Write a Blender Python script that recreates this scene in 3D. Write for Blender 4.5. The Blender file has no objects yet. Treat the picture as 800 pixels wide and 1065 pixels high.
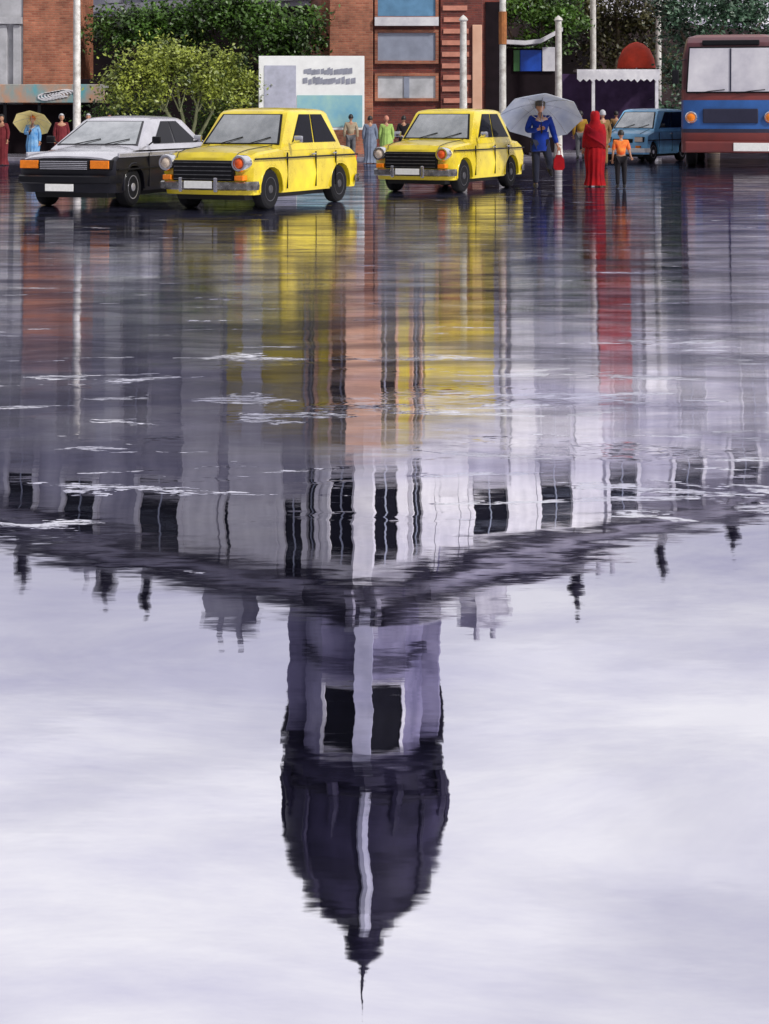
import bpy, bmesh, math, random
from mathutils import Vector, Matrix, noise as mnoise
R = math.radians
C = bpy.context.scene.collection
random.seed(7)

# ------------------------------------------------------------------ measuring frame of the photograph (800 x 1065)
F, H, YH = 1800.0, 1.48, 117.0
def gd(y): return H * F / (y - YH)                 # distance of a ground point seen at row y
def X(px, d): return (px - 400.0) * d / F
def Z(y, d): return H - (y - YH) * d / F           # height of something seen directly
def ZR(y, d): return (y - YH) * d / F - H          # height of something seen mirrored in the water

# ------------------------------------------------------------------ materials
MATS = {}
def mat(name, col, rough=0.6, metal=0.0, var=0.12, scale=6.0, bump=0.0, coat=0.0, col2=None, spec=0.5, stretch=(1, 1, 1), sheen=0.0):
    if name in MATS: return MATS[name]
    m = bpy.data.materials.new(name); m.use_nodes = True
    nt = m.node_tree; N = nt.nodes; L = nt.links
    b = N['Principled BSDF']
    tc = N.new('ShaderNodeTexCoord'); mp = N.new('ShaderNodeMapping'); mp.inputs['Scale'].default_value = stretch
    L.new(tc.outputs['Object'], mp.inputs['Vector'])
    n = N.new('ShaderNodeTexNoise'); n.inputs['Scale'].default_value = scale; n.inputs['Detail'].default_value = 7; n.inputs['Roughness'].default_value = 0.62
    L.new(mp.outputs[0], n.inputs['Vector'])
    rmp = N.new('ShaderNodeMapRange'); rmp.inputs['From Min'].default_value = 0.32; rmp.inputs['From Max'].default_value = 0.68
    L.new(n.outputs['Fac'], rmp.inputs['Value'])
    mx = N.new('ShaderNodeMix'); mx.data_type = 'RGBA'
    a = col2 if col2 else tuple(c * (1 - var) for c in col)
    z = col if col2 else tuple(min(1, c * (1 + var)) for c in col)
    mx.inputs['A'].default_value = (*a, 1); mx.inputs['B'].default_value = (*z, 1)
    L.new(rmp.outputs[0], mx.inputs['Factor']); L.new(mx.outputs['Result'], b.inputs['Base Color'])
    b.inputs['Metallic'].default_value = metal
    rr = N.new('ShaderNodeMapRange'); rr.inputs['To Min'].default_value = max(0, rough - 0.08); rr.inputs['To Max'].default_value = min(1, rough + 0.1)
    L.new(n.outputs['Fac'], rr.inputs['Value']); L.new(rr.outputs[0], b.inputs['Roughness'])
    b.inputs['Coat Weight'].default_value = coat; b.inputs['Coat Roughness'].default_value = 0.06
    b.inputs['Specular IOR Level'].default_value = spec
    b.inputs['Sheen Weight'].default_value = sheen
    if bump:
        bp = N.new('ShaderNodeBump'); bp.inputs['Strength'].default_value = 0.6; bp.inputs['Distance'].default_value = bump
        L.new(n.outputs['Fac'], bp.inputs['Height']); L.new(bp.outputs[0], b.inputs['Normal'])
    MATS[name] = m
    return m

def brick_mat(name, c1, c2, mortar, bw=0.23, bh=0.075, ms=0.012):
    if name in MATS: return MATS[name]
    m = bpy.data.materials.new(name); m.use_nodes = True
    nt = m.node_tree; N = nt.nodes; L = nt.links; b = N['Principled BSDF']
    tc = N.new('ShaderNodeTexCoord'); sp = N.new('ShaderNodeSeparateXYZ'); cb = N.new('ShaderNodeCombineXYZ')
    ad = N.new('ShaderNodeMath'); ad.operation = 'ADD'
    L.new(tc.outputs['Object'], sp.inputs[0]); L.new(sp.outputs['X'], ad.inputs[0]); L.new(sp.outputs['Y'], ad.inputs[1])
    L.new(ad.outputs[0], cb.inputs['X']); L.new(sp.outputs['Z'], cb.inputs['Y'])
    br = N.new('ShaderNodeTexBrick'); L.new(cb.outputs[0], br.inputs['Vector'])
    br.inputs['Scale'].default_value = 1.0; br.inputs['Brick Width'].default_value = bw; br.inputs['Row Height'].default_value = bh
    br.inputs['Mortar Size'].default_value = ms; br.inputs['Color1'].default_value = (*c1, 1); br.inputs['Color2'].default_value = (*c2, 1); br.inputs['Mortar'].default_value = (*mortar, 1)
    n = N.new('ShaderNodeTexNoise'); n.inputs['Scale'].default_value = .8; n.inputs['Detail'].default_value = 9; n.inputs['Roughness'].default_value = 0.7
    L.new(tc.outputs['Object'], n.inputs['Vector'])
    mr = N.new('ShaderNodeMapRange'); mr.inputs['From Min'].default_value = .3; mr.inputs['From Max'].default_value = .7; mr.inputs['To Min'].default_value = .4; mr.inputs['To Max'].default_value = 1.6
    L.new(n.outputs['Fac'], mr.inputs['Value'])
    mx = N.new('ShaderNodeMix'); mx.data_type = 'RGBA'; mx.blend_type = 'MULTIPLY'; mx.inputs['Factor'].default_value = 1
    L.new(br.outputs['Color'], mx.inputs['A']); L.new(mr.outputs[0], mx.inputs['B']); L.new(mx.outputs['Result'], b.inputs['Base Color'])
    b.inputs['Roughness'].default_value = 0.55
    bp = N.new('ShaderNodeBump'); bp.inputs['Strength'].default_value = .5; bp.inputs['Distance'].default_value = .01; bp.invert = True
    L.new(br.outputs['Fac'], bp.inputs['Height']); L.new(bp.outputs[0], b.inputs['Normal'])
    MATS[name] = m
    return m

def leaf_mat(name, dark, light):
    m = bpy.data.materials.new(name); m.use_nodes = True
    nt = m.node_tree; N = nt.nodes; L = nt.links; b = N['Principled BSDF']
    g = N.new('ShaderNodeNewGeometry'); tc = N.new('ShaderNodeTexCoord')
    n = N.new('ShaderNodeTexNoise'); n.inputs['Scale'].default_value = 1.1; n.inputs['Detail'].default_value = 3
    L.new(tc.outputs['Object'], n.inputs['Vector'])
    ad = N.new('ShaderNodeMath'); ad.operation = 'MULTIPLY_ADD'; ad.inputs[1].default_value = .5
    mr = N.new('ShaderNodeMapRange'); mr.inputs['From Min'].default_value = .35; mr.inputs['From Max'].default_value = .68; mr.inputs['To Min'].default_value = -.15; mr.inputs['To Max'].default_value = .75
    L.new(n.outputs['Fac'], mr.inputs['Value']); L.new(g.outputs['Random Per Island'], ad.inputs[0]); L.new(mr.outputs[0], ad.inputs[2])
    cr = N.new('ShaderNodeMix'); cr.data_type = 'RGBA'; cr.inputs['A'].default_value = (*dark, 1); cr.inputs['B'].default_value = (*light, 1)
    L.new(ad.outputs[0], cr.inputs['Factor']); L.new(cr.outputs['Result'], b.inputs['Base Color'])
    b.inputs['Roughness'].default_value = .45
    MATS[name] = m
    return m

M_yellow = mat('taxi_paint', (0.86, 0.68, 0.012), .28, 0, .10, 2.2, coat=.7, col2=(0.56, 0.42, .02))
M_black = mat('black_trim', (0.008, 0.008, 0.011), .4, spec=.25)
M_rubber = mat('tyre_rubber', (0.008, 0.008, 0.01), .7, spec=.2)
M_chrome = mat('chrome', (0.82, 0.82, 0.85), .14, 1.0, .1)
M_dullmetal = mat('dull_metal', (.16, .16, .17), .35, .8, .3, 12)
M_bumper = mat('weathered_chrome', (.55, .53, .50), .25, .9, .4, 7, col2=(.15, .14, .13))
M_under = mat('underbody', (0.01, 0.01, 0.012), .8)
M_silver = mat('silver_paint', (0.62, 0.61, 0.67), .24, .55, .15, 2.5, coat=.6)
M_carblack = mat('black_car_paint', (0.008, 0.008, 0.014), .3, 0, .3, 3, coat=.25, spec=.3)
M_carblue = mat('pale_blue_paint', (0.22, 0.55, 0.90), .3, 0, .2, 3, coat=.6)
M_amber = mat('amber_lens', (0.85, 0.22, 0.01), .15, 0, .15, 20, coat=.5)
M_orange = mat('orange_lens', (0.80, 0.10, 0.008), .15, 0, .25, 20, coat=.5)
M_lens = mat('clear_lens', (0.75, 0.62, 0.5), .1, .3, .2, 30, coat=.5)
M_plate = mat('number_plate_white', (0.8, 0.8, 0.78), .4, 0, .08, 20)

def glass(name, col, metal, rough=.05):
    m = mat(name, col, rough, metal, .25, 1.5)
    return m
M_wind = mat('windscreen_glass', (0.66, 0.68, 0.70), .08, .75, .25, 1.7, col2=(.30, .32, .34))
M_sideglass = mat('side_glass', (0.004, 0.004, 0.008), .08, 0, .3, 2, spec=.12)
M_pane = mat('window_glass', (0.005, 0.005, 0.010), .3, 0, .3, 2, spec=.08)
M_paleglass = glass('pale_glass', (0.62, 0.63, 0.66), .2, .15)

# ------------------------------------------------------------------ mesh builder
class MB:
    def __init__(s): s.b = bmesh.new()
    def quad(s, pts):
        return s.b.faces.new([s.b.verts.new(p) for p in pts])
    def box(s, x0, x1, y0, y1, z0, z1, m=None, bevel=0.0):
        r = bmesh.ops.create_cube(s.b, size=1.0)
        vs = r['verts']
        for v in vs:
            v.co = Vector(((x0 + x1) / 2 + v.co.x * (x1 - x0), (y0 + y1) / 2 + v.co.y * (y1 - y0), (z0 + z1) / 2 + v.co.z * (z1 - z0)))
        if bevel:
            es = list({e for v in vs for e in v.link_edges})
            r2 = bmesh.ops.bevel(s.b, geom=es, offset=bevel, segments=2, affect='EDGES', profile=.5)
            vs = list({v for f in r2['faces'] for v in f.verts} | {v for v in vs if v.is_valid})
        if m is not None:
            for v in vs:
                if v.is_valid: v.co = m @ v.co
        return s
    def prism(s, pts, vec):
        """planar polygon pts pushed along vec"""
        vec = Vector(vec)
        a = [s.b.verts.new(Vector(p)) for p in pts]; c = [s.b.verts.new(Vector(p) + vec) for p in pts]
        n = len(pts)
        s.b.faces.new(list(reversed(a))); s.b.faces.new(c)
        for i in range(n): s.b.faces.new([a[i], a[(i + 1) % n], c[(i + 1) % n], c[i]])
        return s
    def tube(s, pts, rad, seg=8, cap=True):
        pts = [Vector(p) for p in pts]
        if not isinstance(rad, (list, tuple)): rad = [rad] * len(pts)
        rings = []; up = Vector((0, 0, 1)); prev = None
        for i, p in enumerate(pts):
            t = (pts[min(i + 1, len(pts) - 1)] - pts[max(i - 1, 0)]).normalized()
            if prev is None:
                a = t.cross(up)
                if a.length < .01: a = t.cross(Vector((0, 1, 0)))
                a.normalize()
            else:
                a = (prev - t * prev.dot(t)).normalized()
            prev = a; bb = t.cross(a)
            rings.append([s.b.verts.new(p + (a * math.cos(k * 2 * math.pi / seg) + bb * math.sin(k * 2 * math.pi / seg)) * rad[i]) for k in range(seg)])
        for i in range(len(rings) - 1):
            for k in range(seg):
                s.b.faces.new([rings[i][k], rings[i][(k + 1) % seg], rings[i + 1][(k + 1) % seg], rings[i + 1][k]])
        if cap:
            s.b.faces.new(list(reversed(rings[0]))); s.b.faces.new(rings[-1])
        return s
    def lathe(s, prof, seg=24, m=None, off=0.0, closed=False):
        """prof: (radius, z) list turned about z"""
        rings = []
        for r, z in prof:
            rings.append([s.b.verts.new(Vector((r * math.cos(off + k * 2 * math.pi / seg), r * math.sin(off + k * 2 * math.pi / seg), z))) for k in range(seg)])
        for i in range(len(rings) - 1):
            for k in range(seg):
                s.b.faces.new([rings[i][k], rings[i][(k + 1) % seg], rings[i + 1][(k + 1) % seg], rings[i + 1][k]])
        if prof[0][0] > 1e-4: s.b.faces.new(list(reversed(rings[0])))
        if prof[-1][0] > 1e-4: s.b.faces.new(rings[-1])
        if m is not None:
            for rg in rings:
                for v in rg: v.co = m @ v.co
        return s
    def loft(s, rings, closed_ring=True, cap=True):
        vr = [[s.b.verts.new(Vector(p)) for p in rg] for rg in rings]
        n = len(vr[0])
        for i in range(len(vr) - 1):
            for k in range(n if closed_ring else n - 1):
                s.b.faces.new([vr[i][k], vr[i][(k + 1) % n], vr[i + 1][(k + 1) % n], vr[i + 1][k]])
        if cap:
            s.b.faces.new(list(reversed(vr[0]))); s.b.faces.new(vr[-1])
        return s
    def build(s, name, m, parent=None, smooth=None, matrix=None):
        bmesh.ops.remove_doubles(s.b, verts=s.b.verts, dist=1e-5)
        bmesh.ops.recalc_face_normals(s.b, faces=s.b.faces)
        me = bpy.data.meshes.new(name); s.b.to_mesh(me); s.b.free()
        me.materials.append(m)
        if smooth is not None:
            for p in me.polygons: p.use_smooth = True
            me.set_sharp_from_angle(angle=R(smooth))
        o = bpy.data.objects.new(name, me); C.objects.link(o)
        if parent is not None: o.parent = parent
        if matrix is not None: o.matrix_local = matrix
        return o

def tag(o, label=None, cat=None, group=None, kind=None):
    if label: o['label'] = label
    if cat: o['category'] = cat
    if group: o['group'] = group
    if kind: o['kind'] = kind
    return o
def thing(name, label, cat, loc=(0, 0, 0), rz=0.0, group=None, scale=1.0):
    o = bpy.data.objects.new(name, None); C.objects.link(o); o.empty_display_size = .3
    o.location = loc; o.rotation_euler = (0, 0, rz); o.scale = (scale,) * 3
    return tag(o, label, cat, group)
def copy_tree(o, parent=None):
    c = o.copy(); C.objects.link(c)
    if parent is not None:
        c.parent = parent
    for ch in list(o.children): copy_tree(ch, c)
    return c

# ------------------------------------------------------------------ camera
cam = bpy.data.cameras.new('camera'); camo = bpy.data.objects.new('camera', cam); C.objects.link(camo)
cam.sensor_fit = 'HORIZONTAL'; cam.sensor_width = 36; cam.lens = 36 * F / 800
cam.shift_y = -(532.5 - YH) / 800
cam.clip_start = .1; cam.clip_end = 3000
camo.location = (0, 0, H); camo.rotation_euler = (R(90), 0, 0)
bpy.context.scene.camera = camo

# ------------------------------------------------------------------ sky and sun (overcast, brighter from the right)
sc = bpy.context.scene
SUN_EL, SUN_AZ = R(42), R(128)          # azimuth measured clockwise from +Y (the viewing direction)
w = bpy.data.worlds.new('World'); sc.world = w; w.use_nodes = True
nt = w.node_tree; N = nt.nodes; L = nt.links
bg = N['Background']; bg.inputs['Strength'].default_value = 0.1
sky = N.new('ShaderNodeTexSky'); sky.sky_type = 'NISHITA'; sky.sun_disc = False
sky.sun_elevation = SUN_EL; sky.sun_rotation = SUN_AZ; sky.air_density = 1.2; sky.dust_density = 3.0
tc = N.new('ShaderNodeTexCoord'); mp = N.new('ShaderNodeMapping'); mp.inputs['Scale'].default_value = (1.6, 1.6, 6.5)
L.new(tc.outputs['Generated'], mp.inputs['Vector'])
n = N.new('ShaderNodeTexNoise'); n.inputs['Scale'].default_value = 2.2; n.inputs['Detail'].default_value = 6; n.inputs['Roughness'].default_value = .55; n.inputs['Distortion'].default_value = .5
L.new(mp.outputs[0], n.inputs['Vector'])
cr = N.new('ShaderNodeValToRGB')
cr.color_ramp.elements[0].position = .36; cr.color_ramp.elements[0].color = (8.7, 8.55, 9.2, 1)
cr.color_ramp.elements[1].position = .62; cr.color_ramp.elements[1].color = (11.2, 11.0, 11.3, 1)
L.new(n.outputs['Fac'], cr.inputs['Fac'])
mx = N.new('ShaderNodeMix'); mx.data_type = 'RGBA'; mx.inputs['Factor'].default_value = .88
# unseen dark cloud added overhead and behind for contrast, bright opening low in front
dt = N.new('ShaderNodeVectorMath'); dt.operation = 'DOT_PRODUCT'; dt.inputs[1].default_value = (.05, .92, .39)
L.new(tc.outputs['Generated'], dt.inputs[0])
mrr = N.new('ShaderNodeMapRange'); mrr.interpolation_type = 'SMOOTHSTEP'; mrr.inputs['From Min'].default_value = .1; mrr.inputs['From Max'].default_value = .88; mrr.inputs['To Min'].default_value = .46; mrr.inputs['To Max'].default_value = 1.0
L.new(dt.outputs['Value'], mrr.inputs['Value'])
ml = N.new('ShaderNodeMix'); ml.data_type = 'RGBA'; ml.blend_type = 'MULTIPLY'; ml.inputs['Factor'].default_value = 1
# murky rain low over the roofs
sz_ = N.new('ShaderNodeSeparateXYZ'); L.new(tc.outputs['Generated'], sz_.inputs[0])
nz = N.new('ShaderNodeMath'); nz.operation = 'MULTIPLY_ADD'; nz.inputs[1].default_value = .16; L.new(n.outputs['Fac'], nz.inputs[0]); L.new(sz_.outputs['Z'], nz.inputs[2])
mh = N.new('ShaderNodeMapRange'); mh.interpolation_type = 'SMOOTHSTEP'; mh.inputs['From Min'].default_value = .31; mh.inputs['From Max'].default_value = .42; L.new(nz.outputs[0], mh.inputs['Value'])
murk = N.new('ShaderNodeMix'); murk.data_type = 'RGBA'; murk.inputs['A'].default_value = (7.0, 6.8, 7.7, 1); L.new(mh.outputs[0], murk.inputs['Factor']); L.new(cr.outputs[0], murk.inputs['B'])
L.new(murk.outputs['Result'], ml.inputs['A']); L.new(mrr.outputs[0], ml.inputs['B'])
L.new(sky.outputs[0], mx.inputs['A']); L.new(ml.outputs['Result'], mx.inputs['B']); L.new(mx.outputs['Result'], bg.inputs['Color'])
sun = bpy.data.lights.new('sun', 'SUN'); sun.energy = 3.1; sun.angle = R(5); sun.color = (1, .97, .92)
suno = bpy.data.objects.new('sun', sun); C.objects.link(suno)
dirv = Vector((math.sin(SUN_AZ) * math.cos(SUN_EL), math.cos(SUN_AZ) * math.cos(SUN_EL), math.sin(SUN_EL)))
suno.rotation_euler = (-dirv).to_track_quat('-Z', 'Y').to_euler(); suno.location = dirv * 80
vs = sc.view_settings; vs.view_transform = 'Standard'; vs.look = 'None'; vs.exposure = 0.0; vs.gamma = 1; vs.use_curve_mapping = False

# ------------------------------------------------------------------ ground: flooded asphalt
def ground_material():
    m = bpy.data.materials.new('flooded_asphalt'); m.use_nodes = True
    nt = m.node_tree; N = nt.nodes; L = nt.links; N.clear()
    out = N.new('ShaderNodeOutputMaterial')
    geo = N.new('ShaderNodeNewGeometry'); pos = geo.outputs['Position']
    def mapping(sc_, loc=(0, 0, 0), rot=0):
        a = N.new('ShaderNodeMapping'); a.inputs['Scale'].default_value = sc_; a.inputs['Location'].default_value = loc; a.inputs['Rotation'].default_value = (0, 0, rot)
        L.new(pos, a.inputs['Vector']); return a.outputs[0]
    def noise(vec, s, det=4, ro=.55, dist=0.0):
        a = N.new('ShaderNodeTexNoise'); a.inputs['Scale'].default_value = s; a.inputs['Detail'].default_value = det; a.inputs['Roughness'].default_value = ro; a.inputs['Distortion'].default_value = dist
        L.new(vec, a.inputs['Vector']); return a
    def mr(v, a, b, c, d, smooth=False):
        q = N.new('ShaderNodeMapRange'); q.inputs['From Min'].default_value = a; q.inputs['From Max'].default_value = b; q.inputs['To Min'].default_value = c; q.inputs['To Max'].default_value = d
        if smooth: q.interpolation_type = 'SMOOTHSTEP'
        L.new(v, q.inputs['Value']); return q.outputs[0]
    def math_(op, a, b=None, c=None):
        q = N.new('ShaderNodeMath'); q.operation = op
        for i, v in enumerate((a, b, c)):
            if v is None: continue
            if isinstance(v, (int, float)): q.inputs[i].default_value = v
            else: L.new(v, q.inputs[i])
        return q.outputs[0]
    sep = N.new('ShaderNodeSeparateXYZ'); L.new(pos, sep.inputs[0])
    py = sep.outputs['Y']
    # pool of standing water near the viewer, wet rough asphalt beyond: irregular shoreline
    n_shore = noise(mapping((.35, .35, 1)), 1.0, 6, .6, .4)
    shore = math_('MULTIPLY_ADD', n_shore.outputs['Fac'], 7.0, py)         # y + noise
    rough_zone = mr(shore, 8.5, 15.0, 0.0, 1.0, True)                      # 0 pool .. 1 wet asphalt
    # choppy patches: wind ruffled streaks
    n_patch = noise(mapping((.8, 1.3, 1), (3, 1, 0)), 1.0, 5, .62, .3)
    patch = mr(n_patch.outputs['Fac'], .54, .64, 0, 1, True)
    strip = math_('MULTIPLY', mr(py, 5.6, 7.2, 0.0, 1.0, True), mr(py, 9.8, 13.5, 1.0, .10, True))
    patch_zone = math_('MULTIPLY', patch, strip)
    # slopes of the water surface
    n_s1 = noise(mapping((5.0, 16.0, 1)), 1.0, 3, .5, .2)
    n_s2 = noise(mapping((1.1, 2.6, 1), (7, 2, 0)), 1.0, 2, .5, .3)
    n_s3 = noise(mapping((14, 60, 1), (2, 9, 0)), 1.0, 2, .5)
    def slopes(nd):
        s = N.new('ShaderNodeSeparateColor'); L.new(nd.outputs['Color'], s.inputs[0])
        return math_('SUBTRACT', s.outputs[0], .5), math_('SUBTRACT', s.outputs[1], .5)
    a1, b1 = slopes(n_s1); a2, b2 = slopes(n_s2); a3, b3 = slopes(n_s3)
    k1 = math_('MULTIPLY_ADD', patch_zone, .10, .011)
    k1 = math_('MULTIPLY_ADD', rough_zone, .004, k1)
    k3 = math_('MULTIPLY_ADD', patch_zone, .16, .007)
    sy = math_('MULTIPLY', b1, k1); sy = math_('MULTIPLY_ADD', b3, k3, sy); sy = math_('MULTIPLY_ADD', b2, .011, sy)
    # steep little wavelets that throw back the bright upper sky
    n_d = noise(mapping((.85, 2.7, 1), (6.9, 3.3, 0)), 1.0, 6, .62, .35)
    n_g = noise(mapping((9, 34, 1), (1, 2, 0)), 1.0, 5, .75)
    th = mr(strip, 0, 1, .635, .565)
    dash = mr(math_('SUBTRACT', n_d.outputs['Fac'], th), 0, .03, 0, 1, True)
    dash = math_('MULTIPLY', dash, mr(n_g.outputs['Fac'], .46, .54, 0, 1, True))
    dash = math_('MULTIPLY', dash, mr(py, 5.3, 6.6, 0, 1, True))
    sy = math_('MULTIPLY_ADD', dash, -.17, sy)
    sx = math_('MULTIPLY', math_('MULTIPLY', a1, k1), .35); sx = math_('MULTIPLY_ADD', a2, .014, sx)
    cmb = N.new('ShaderNodeCombineXYZ'); L.new(sx, cmb.inputs[0]); L.new(sy, cmb.inputs[1]); cmb.inputs[2].default_value = 1
    nrm = N.new('ShaderNodeVectorMath'); nrm.operation = 'NORMALIZE'; L.new(cmb.outputs[0], nrm.inputs[0])
    # gloss
    tan = N.new('ShaderNodeTangent'); tan.direction_type = 'UV_MAP'; tan.uv_map = 'UVMap'
    gl = N.new('ShaderNodeBsdfAnisotropic')
    gl.distribution = 'BECKMANN'
    n_tint = noise(mapping((.5, .9, 1), (5, 5, 0)), 1.0, 7, .65, .6)
    tint = N.new('ShaderNodeMix'); tint.data_type = 'RGBA'; tint.inputs['A'].default_value = (.70, .69, .82, 1); tint.inputs['B'].default_value = (.93, .92, .96, 1)
    L.new(mr(n_tint.outputs['Fac'], .38, .6, 0, 1), tint.inputs['Factor'])
    L.new(tint.outputs['Result'], gl.inputs['Color'])
    rg = mr(rough_zone, 0, 1, .018, .072)
    n_r = noise(mapping((1.2, 2.2, 1), (1, 4, 0)), 1.0, 5, .6)
    rg = math_('MULTIPLY', rg, mr(n_r.outputs['Fac'], .3, .7, .6, 1.5))
    L.new(rg, gl.inputs['Roughness'])
    gl.inputs['Anisotropy'].default_value = ANISO
    L.new(tan.outputs[0], gl.inputs['Tangent']); L.new(nrm.outputs[0], gl.inputs['Normal'])
    # asphalt beneath
    df = N.new('ShaderNodeBsdfDiffuse')
    n_a = noise(pos, 40, 4, .7)
    ca = N.new('ShaderNodeMix'); ca.data_type = 'RGBA'; ca.inputs['A'].default_value = (.008, .009, .020, 1); ca.inputs['B'].default_value = (.035, .035, .058, 1)
    L.new(n_a.outputs['Fac'], ca.inputs['Factor']); L.new(ca.outputs['Result'], df.inputs['Color'])
    n_f = noise(mapping((.55, 1.5, 1), (9, 3, 0)), 1.0, 7, .65, .5)
    fac_far = mr(n_f.outputs['Fac'], .42, .57, .42, .92)
    fac = N.new('ShaderNodeMix'); L.new(rough_zone, fac.inputs['Factor']); fac.inputs['A'].default_value = .93; L.new(fac_far, fac.inputs['B'])
    ms = N.new('ShaderNodeMixShader'); L.new(fac.outputs['Result'], ms.inputs[0]); L.new(df.outputs[0], ms.inputs[1]); L.new(gl.outputs[0], ms.inputs[2])
    L.new(ms.outputs[0], out.inputs['Surface'])
    return m
ANISO = 0.75
gm = MB(); gm.quad([(-600, -60, 0), (600, -60, 0), (600, 1200, 0), (-600, 1200, 0)])
ground = gm.build('ground', ground_material()); tag(ground, 'flooded dark asphalt street mirroring the sky and the domed building', kind='structure')
uv = ground.data.uv_layers.new(name='UVMap')
for lp in ground.data.loops:
    co = ground.data.vertices[lp.vertex_index].co; uv.data[lp.index].uv = (co.x, co.y)

# pavements with kerb in front of the buildings
M_pave = mat('wet_paving', (.16, .15, .18), .25, 0, .35, 2.5, .004)
p = MB(); p.box(-45, 4.6, 53.0, 57.2, -.2, .12, bevel=.03); p.build('pavement', M_pave); tag(bpy.data.objects['pavement'], kind='structure')
p = MB(); p.box(4.9, 10.6, 58.6, 66, -.2, .12, bevel=.03); o = p.build('pavement', M_pave); tag(o, kind='structure')

# ------------------------------------------------------------------ the domed corner building
M_plaster = mat('lavender_plaster', (.60, .59, .67), .7, 0, .3, .33, .01, col2=(.15, .145, .21), stretch=(1, 1, .7))
M_white = mat('white_stone', (.78, .77, .80), .6, 0, .18, 2.0, .006, col2=(.5, .49, .55))
M_slate = mat('dark_slate', (.042, .036, .078), .6, 0, .4, .45, .01, col2=(.004, .004, .011), spec=.1)
M_midstone = mat('mid_purple_stone', (.40, .385, .48), .6, 0, .3, .8, col2=(.22, .21, .28))
M_redstreak = mat('red_streak_panel', (.50, .03, .03), .6, 0, .3, .9, .006, col2=(.26, .02, .03))  # red of the sari's reflection streak, carried by an added panel
M_basement = mat('dark_brown_stone', (.035, .022, .022), .7, 0, .4, .6, .01, col2=(.010, .008, .010), spec=.1)
M_turret = mat('purple_render', (.30, .28, .42), .6, 0, .3, .7, .01, col2=(.08, .072, .15))
M_ochre = mat('ochre_streak_stucco', (.86, .68, .05), .6, 0, .3, .9, .006, col2=(.34, .27, .05))  # yellow of the taxi streaks in the water, put on the upper walls
M_pink = mat('pink_sandstone', (.86, .55, .40), .6, 0, .25, .8, .008, col2=(.66, .36, .24))
M_cornice = mat('dark_cornice', (.022, .02, .035), .7, 0, .3, 2, spec=.1)
M_brick = brick_mat('red_brick', (.21, .04, .025), (.11, .02, .018), (.13, .05, .04))
M_brick2 = brick_mat('brown_brick', (.44, .16, .09), (.28, .08, .045), (.32, .16, .10))
M_stripe = mat('pale_brick_band', (.58, .24, .17), .6, 0, .2, 4)
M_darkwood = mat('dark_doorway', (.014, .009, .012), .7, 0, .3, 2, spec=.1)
M_blueglass = glass('blue_glass', (.14, .30, .48), .2, .12)
M_greypanel = mat('grey_blue_panel', (.28, .31, .40), .4, 0, .15, 2)

CX, CD = X(378, 60), 60.0
bld = thing('corner_building', 'grand corner building with dark domed turret and spire, mirrored upside down in the water', 'building', (CX, CD, 0))
Cc = Vector((CX, CD, 0))
RE = Vector((X(830, 81.0), 81.0, 0)); LE = Vector((X(-30, 74.5), 74.5, 0))
RE = Cc + (RE - Cc) * 1.25; LE = Cc + (LE - Cc) * 1.25
def frame(o, xe):
    """matrix (relative to the building's base) with local x along the wall and local y inward"""
    xd = (xe - o).normalized(); yd = Vector((-xd.y, xd.x, 0))
    return Matrix(((xd.x, yd.x, 0, o.x - Cc.x), (xd.y, yd.y, 0, o.y - Cc.y), (0, 0, 1, 0), (0, 0, 0, 1)))
FR = frame(Cc, RE); FL = frame(LE, Cc)
LR = (RE - Cc).length; LL = (LE - Cc).length
def hit(px, o, e):
    """where the sight line of column px meets a wall's line: distance along the wall, depth"""
    k = (px - 400) / F; dx, dy = (e - o).normalized().xy
    t = (k * o.y - o.x) / (dx - k * dy)
    return t, o.y + dy * t
ZC = 15.6
def wall_with(name, m, ln, z0, z1, mtx, thick=.5):
    b = MB(); b.box(0, ln, 0, thick, z0, z1); return b.build(name, m, bld, matrix=mtx)
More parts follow.
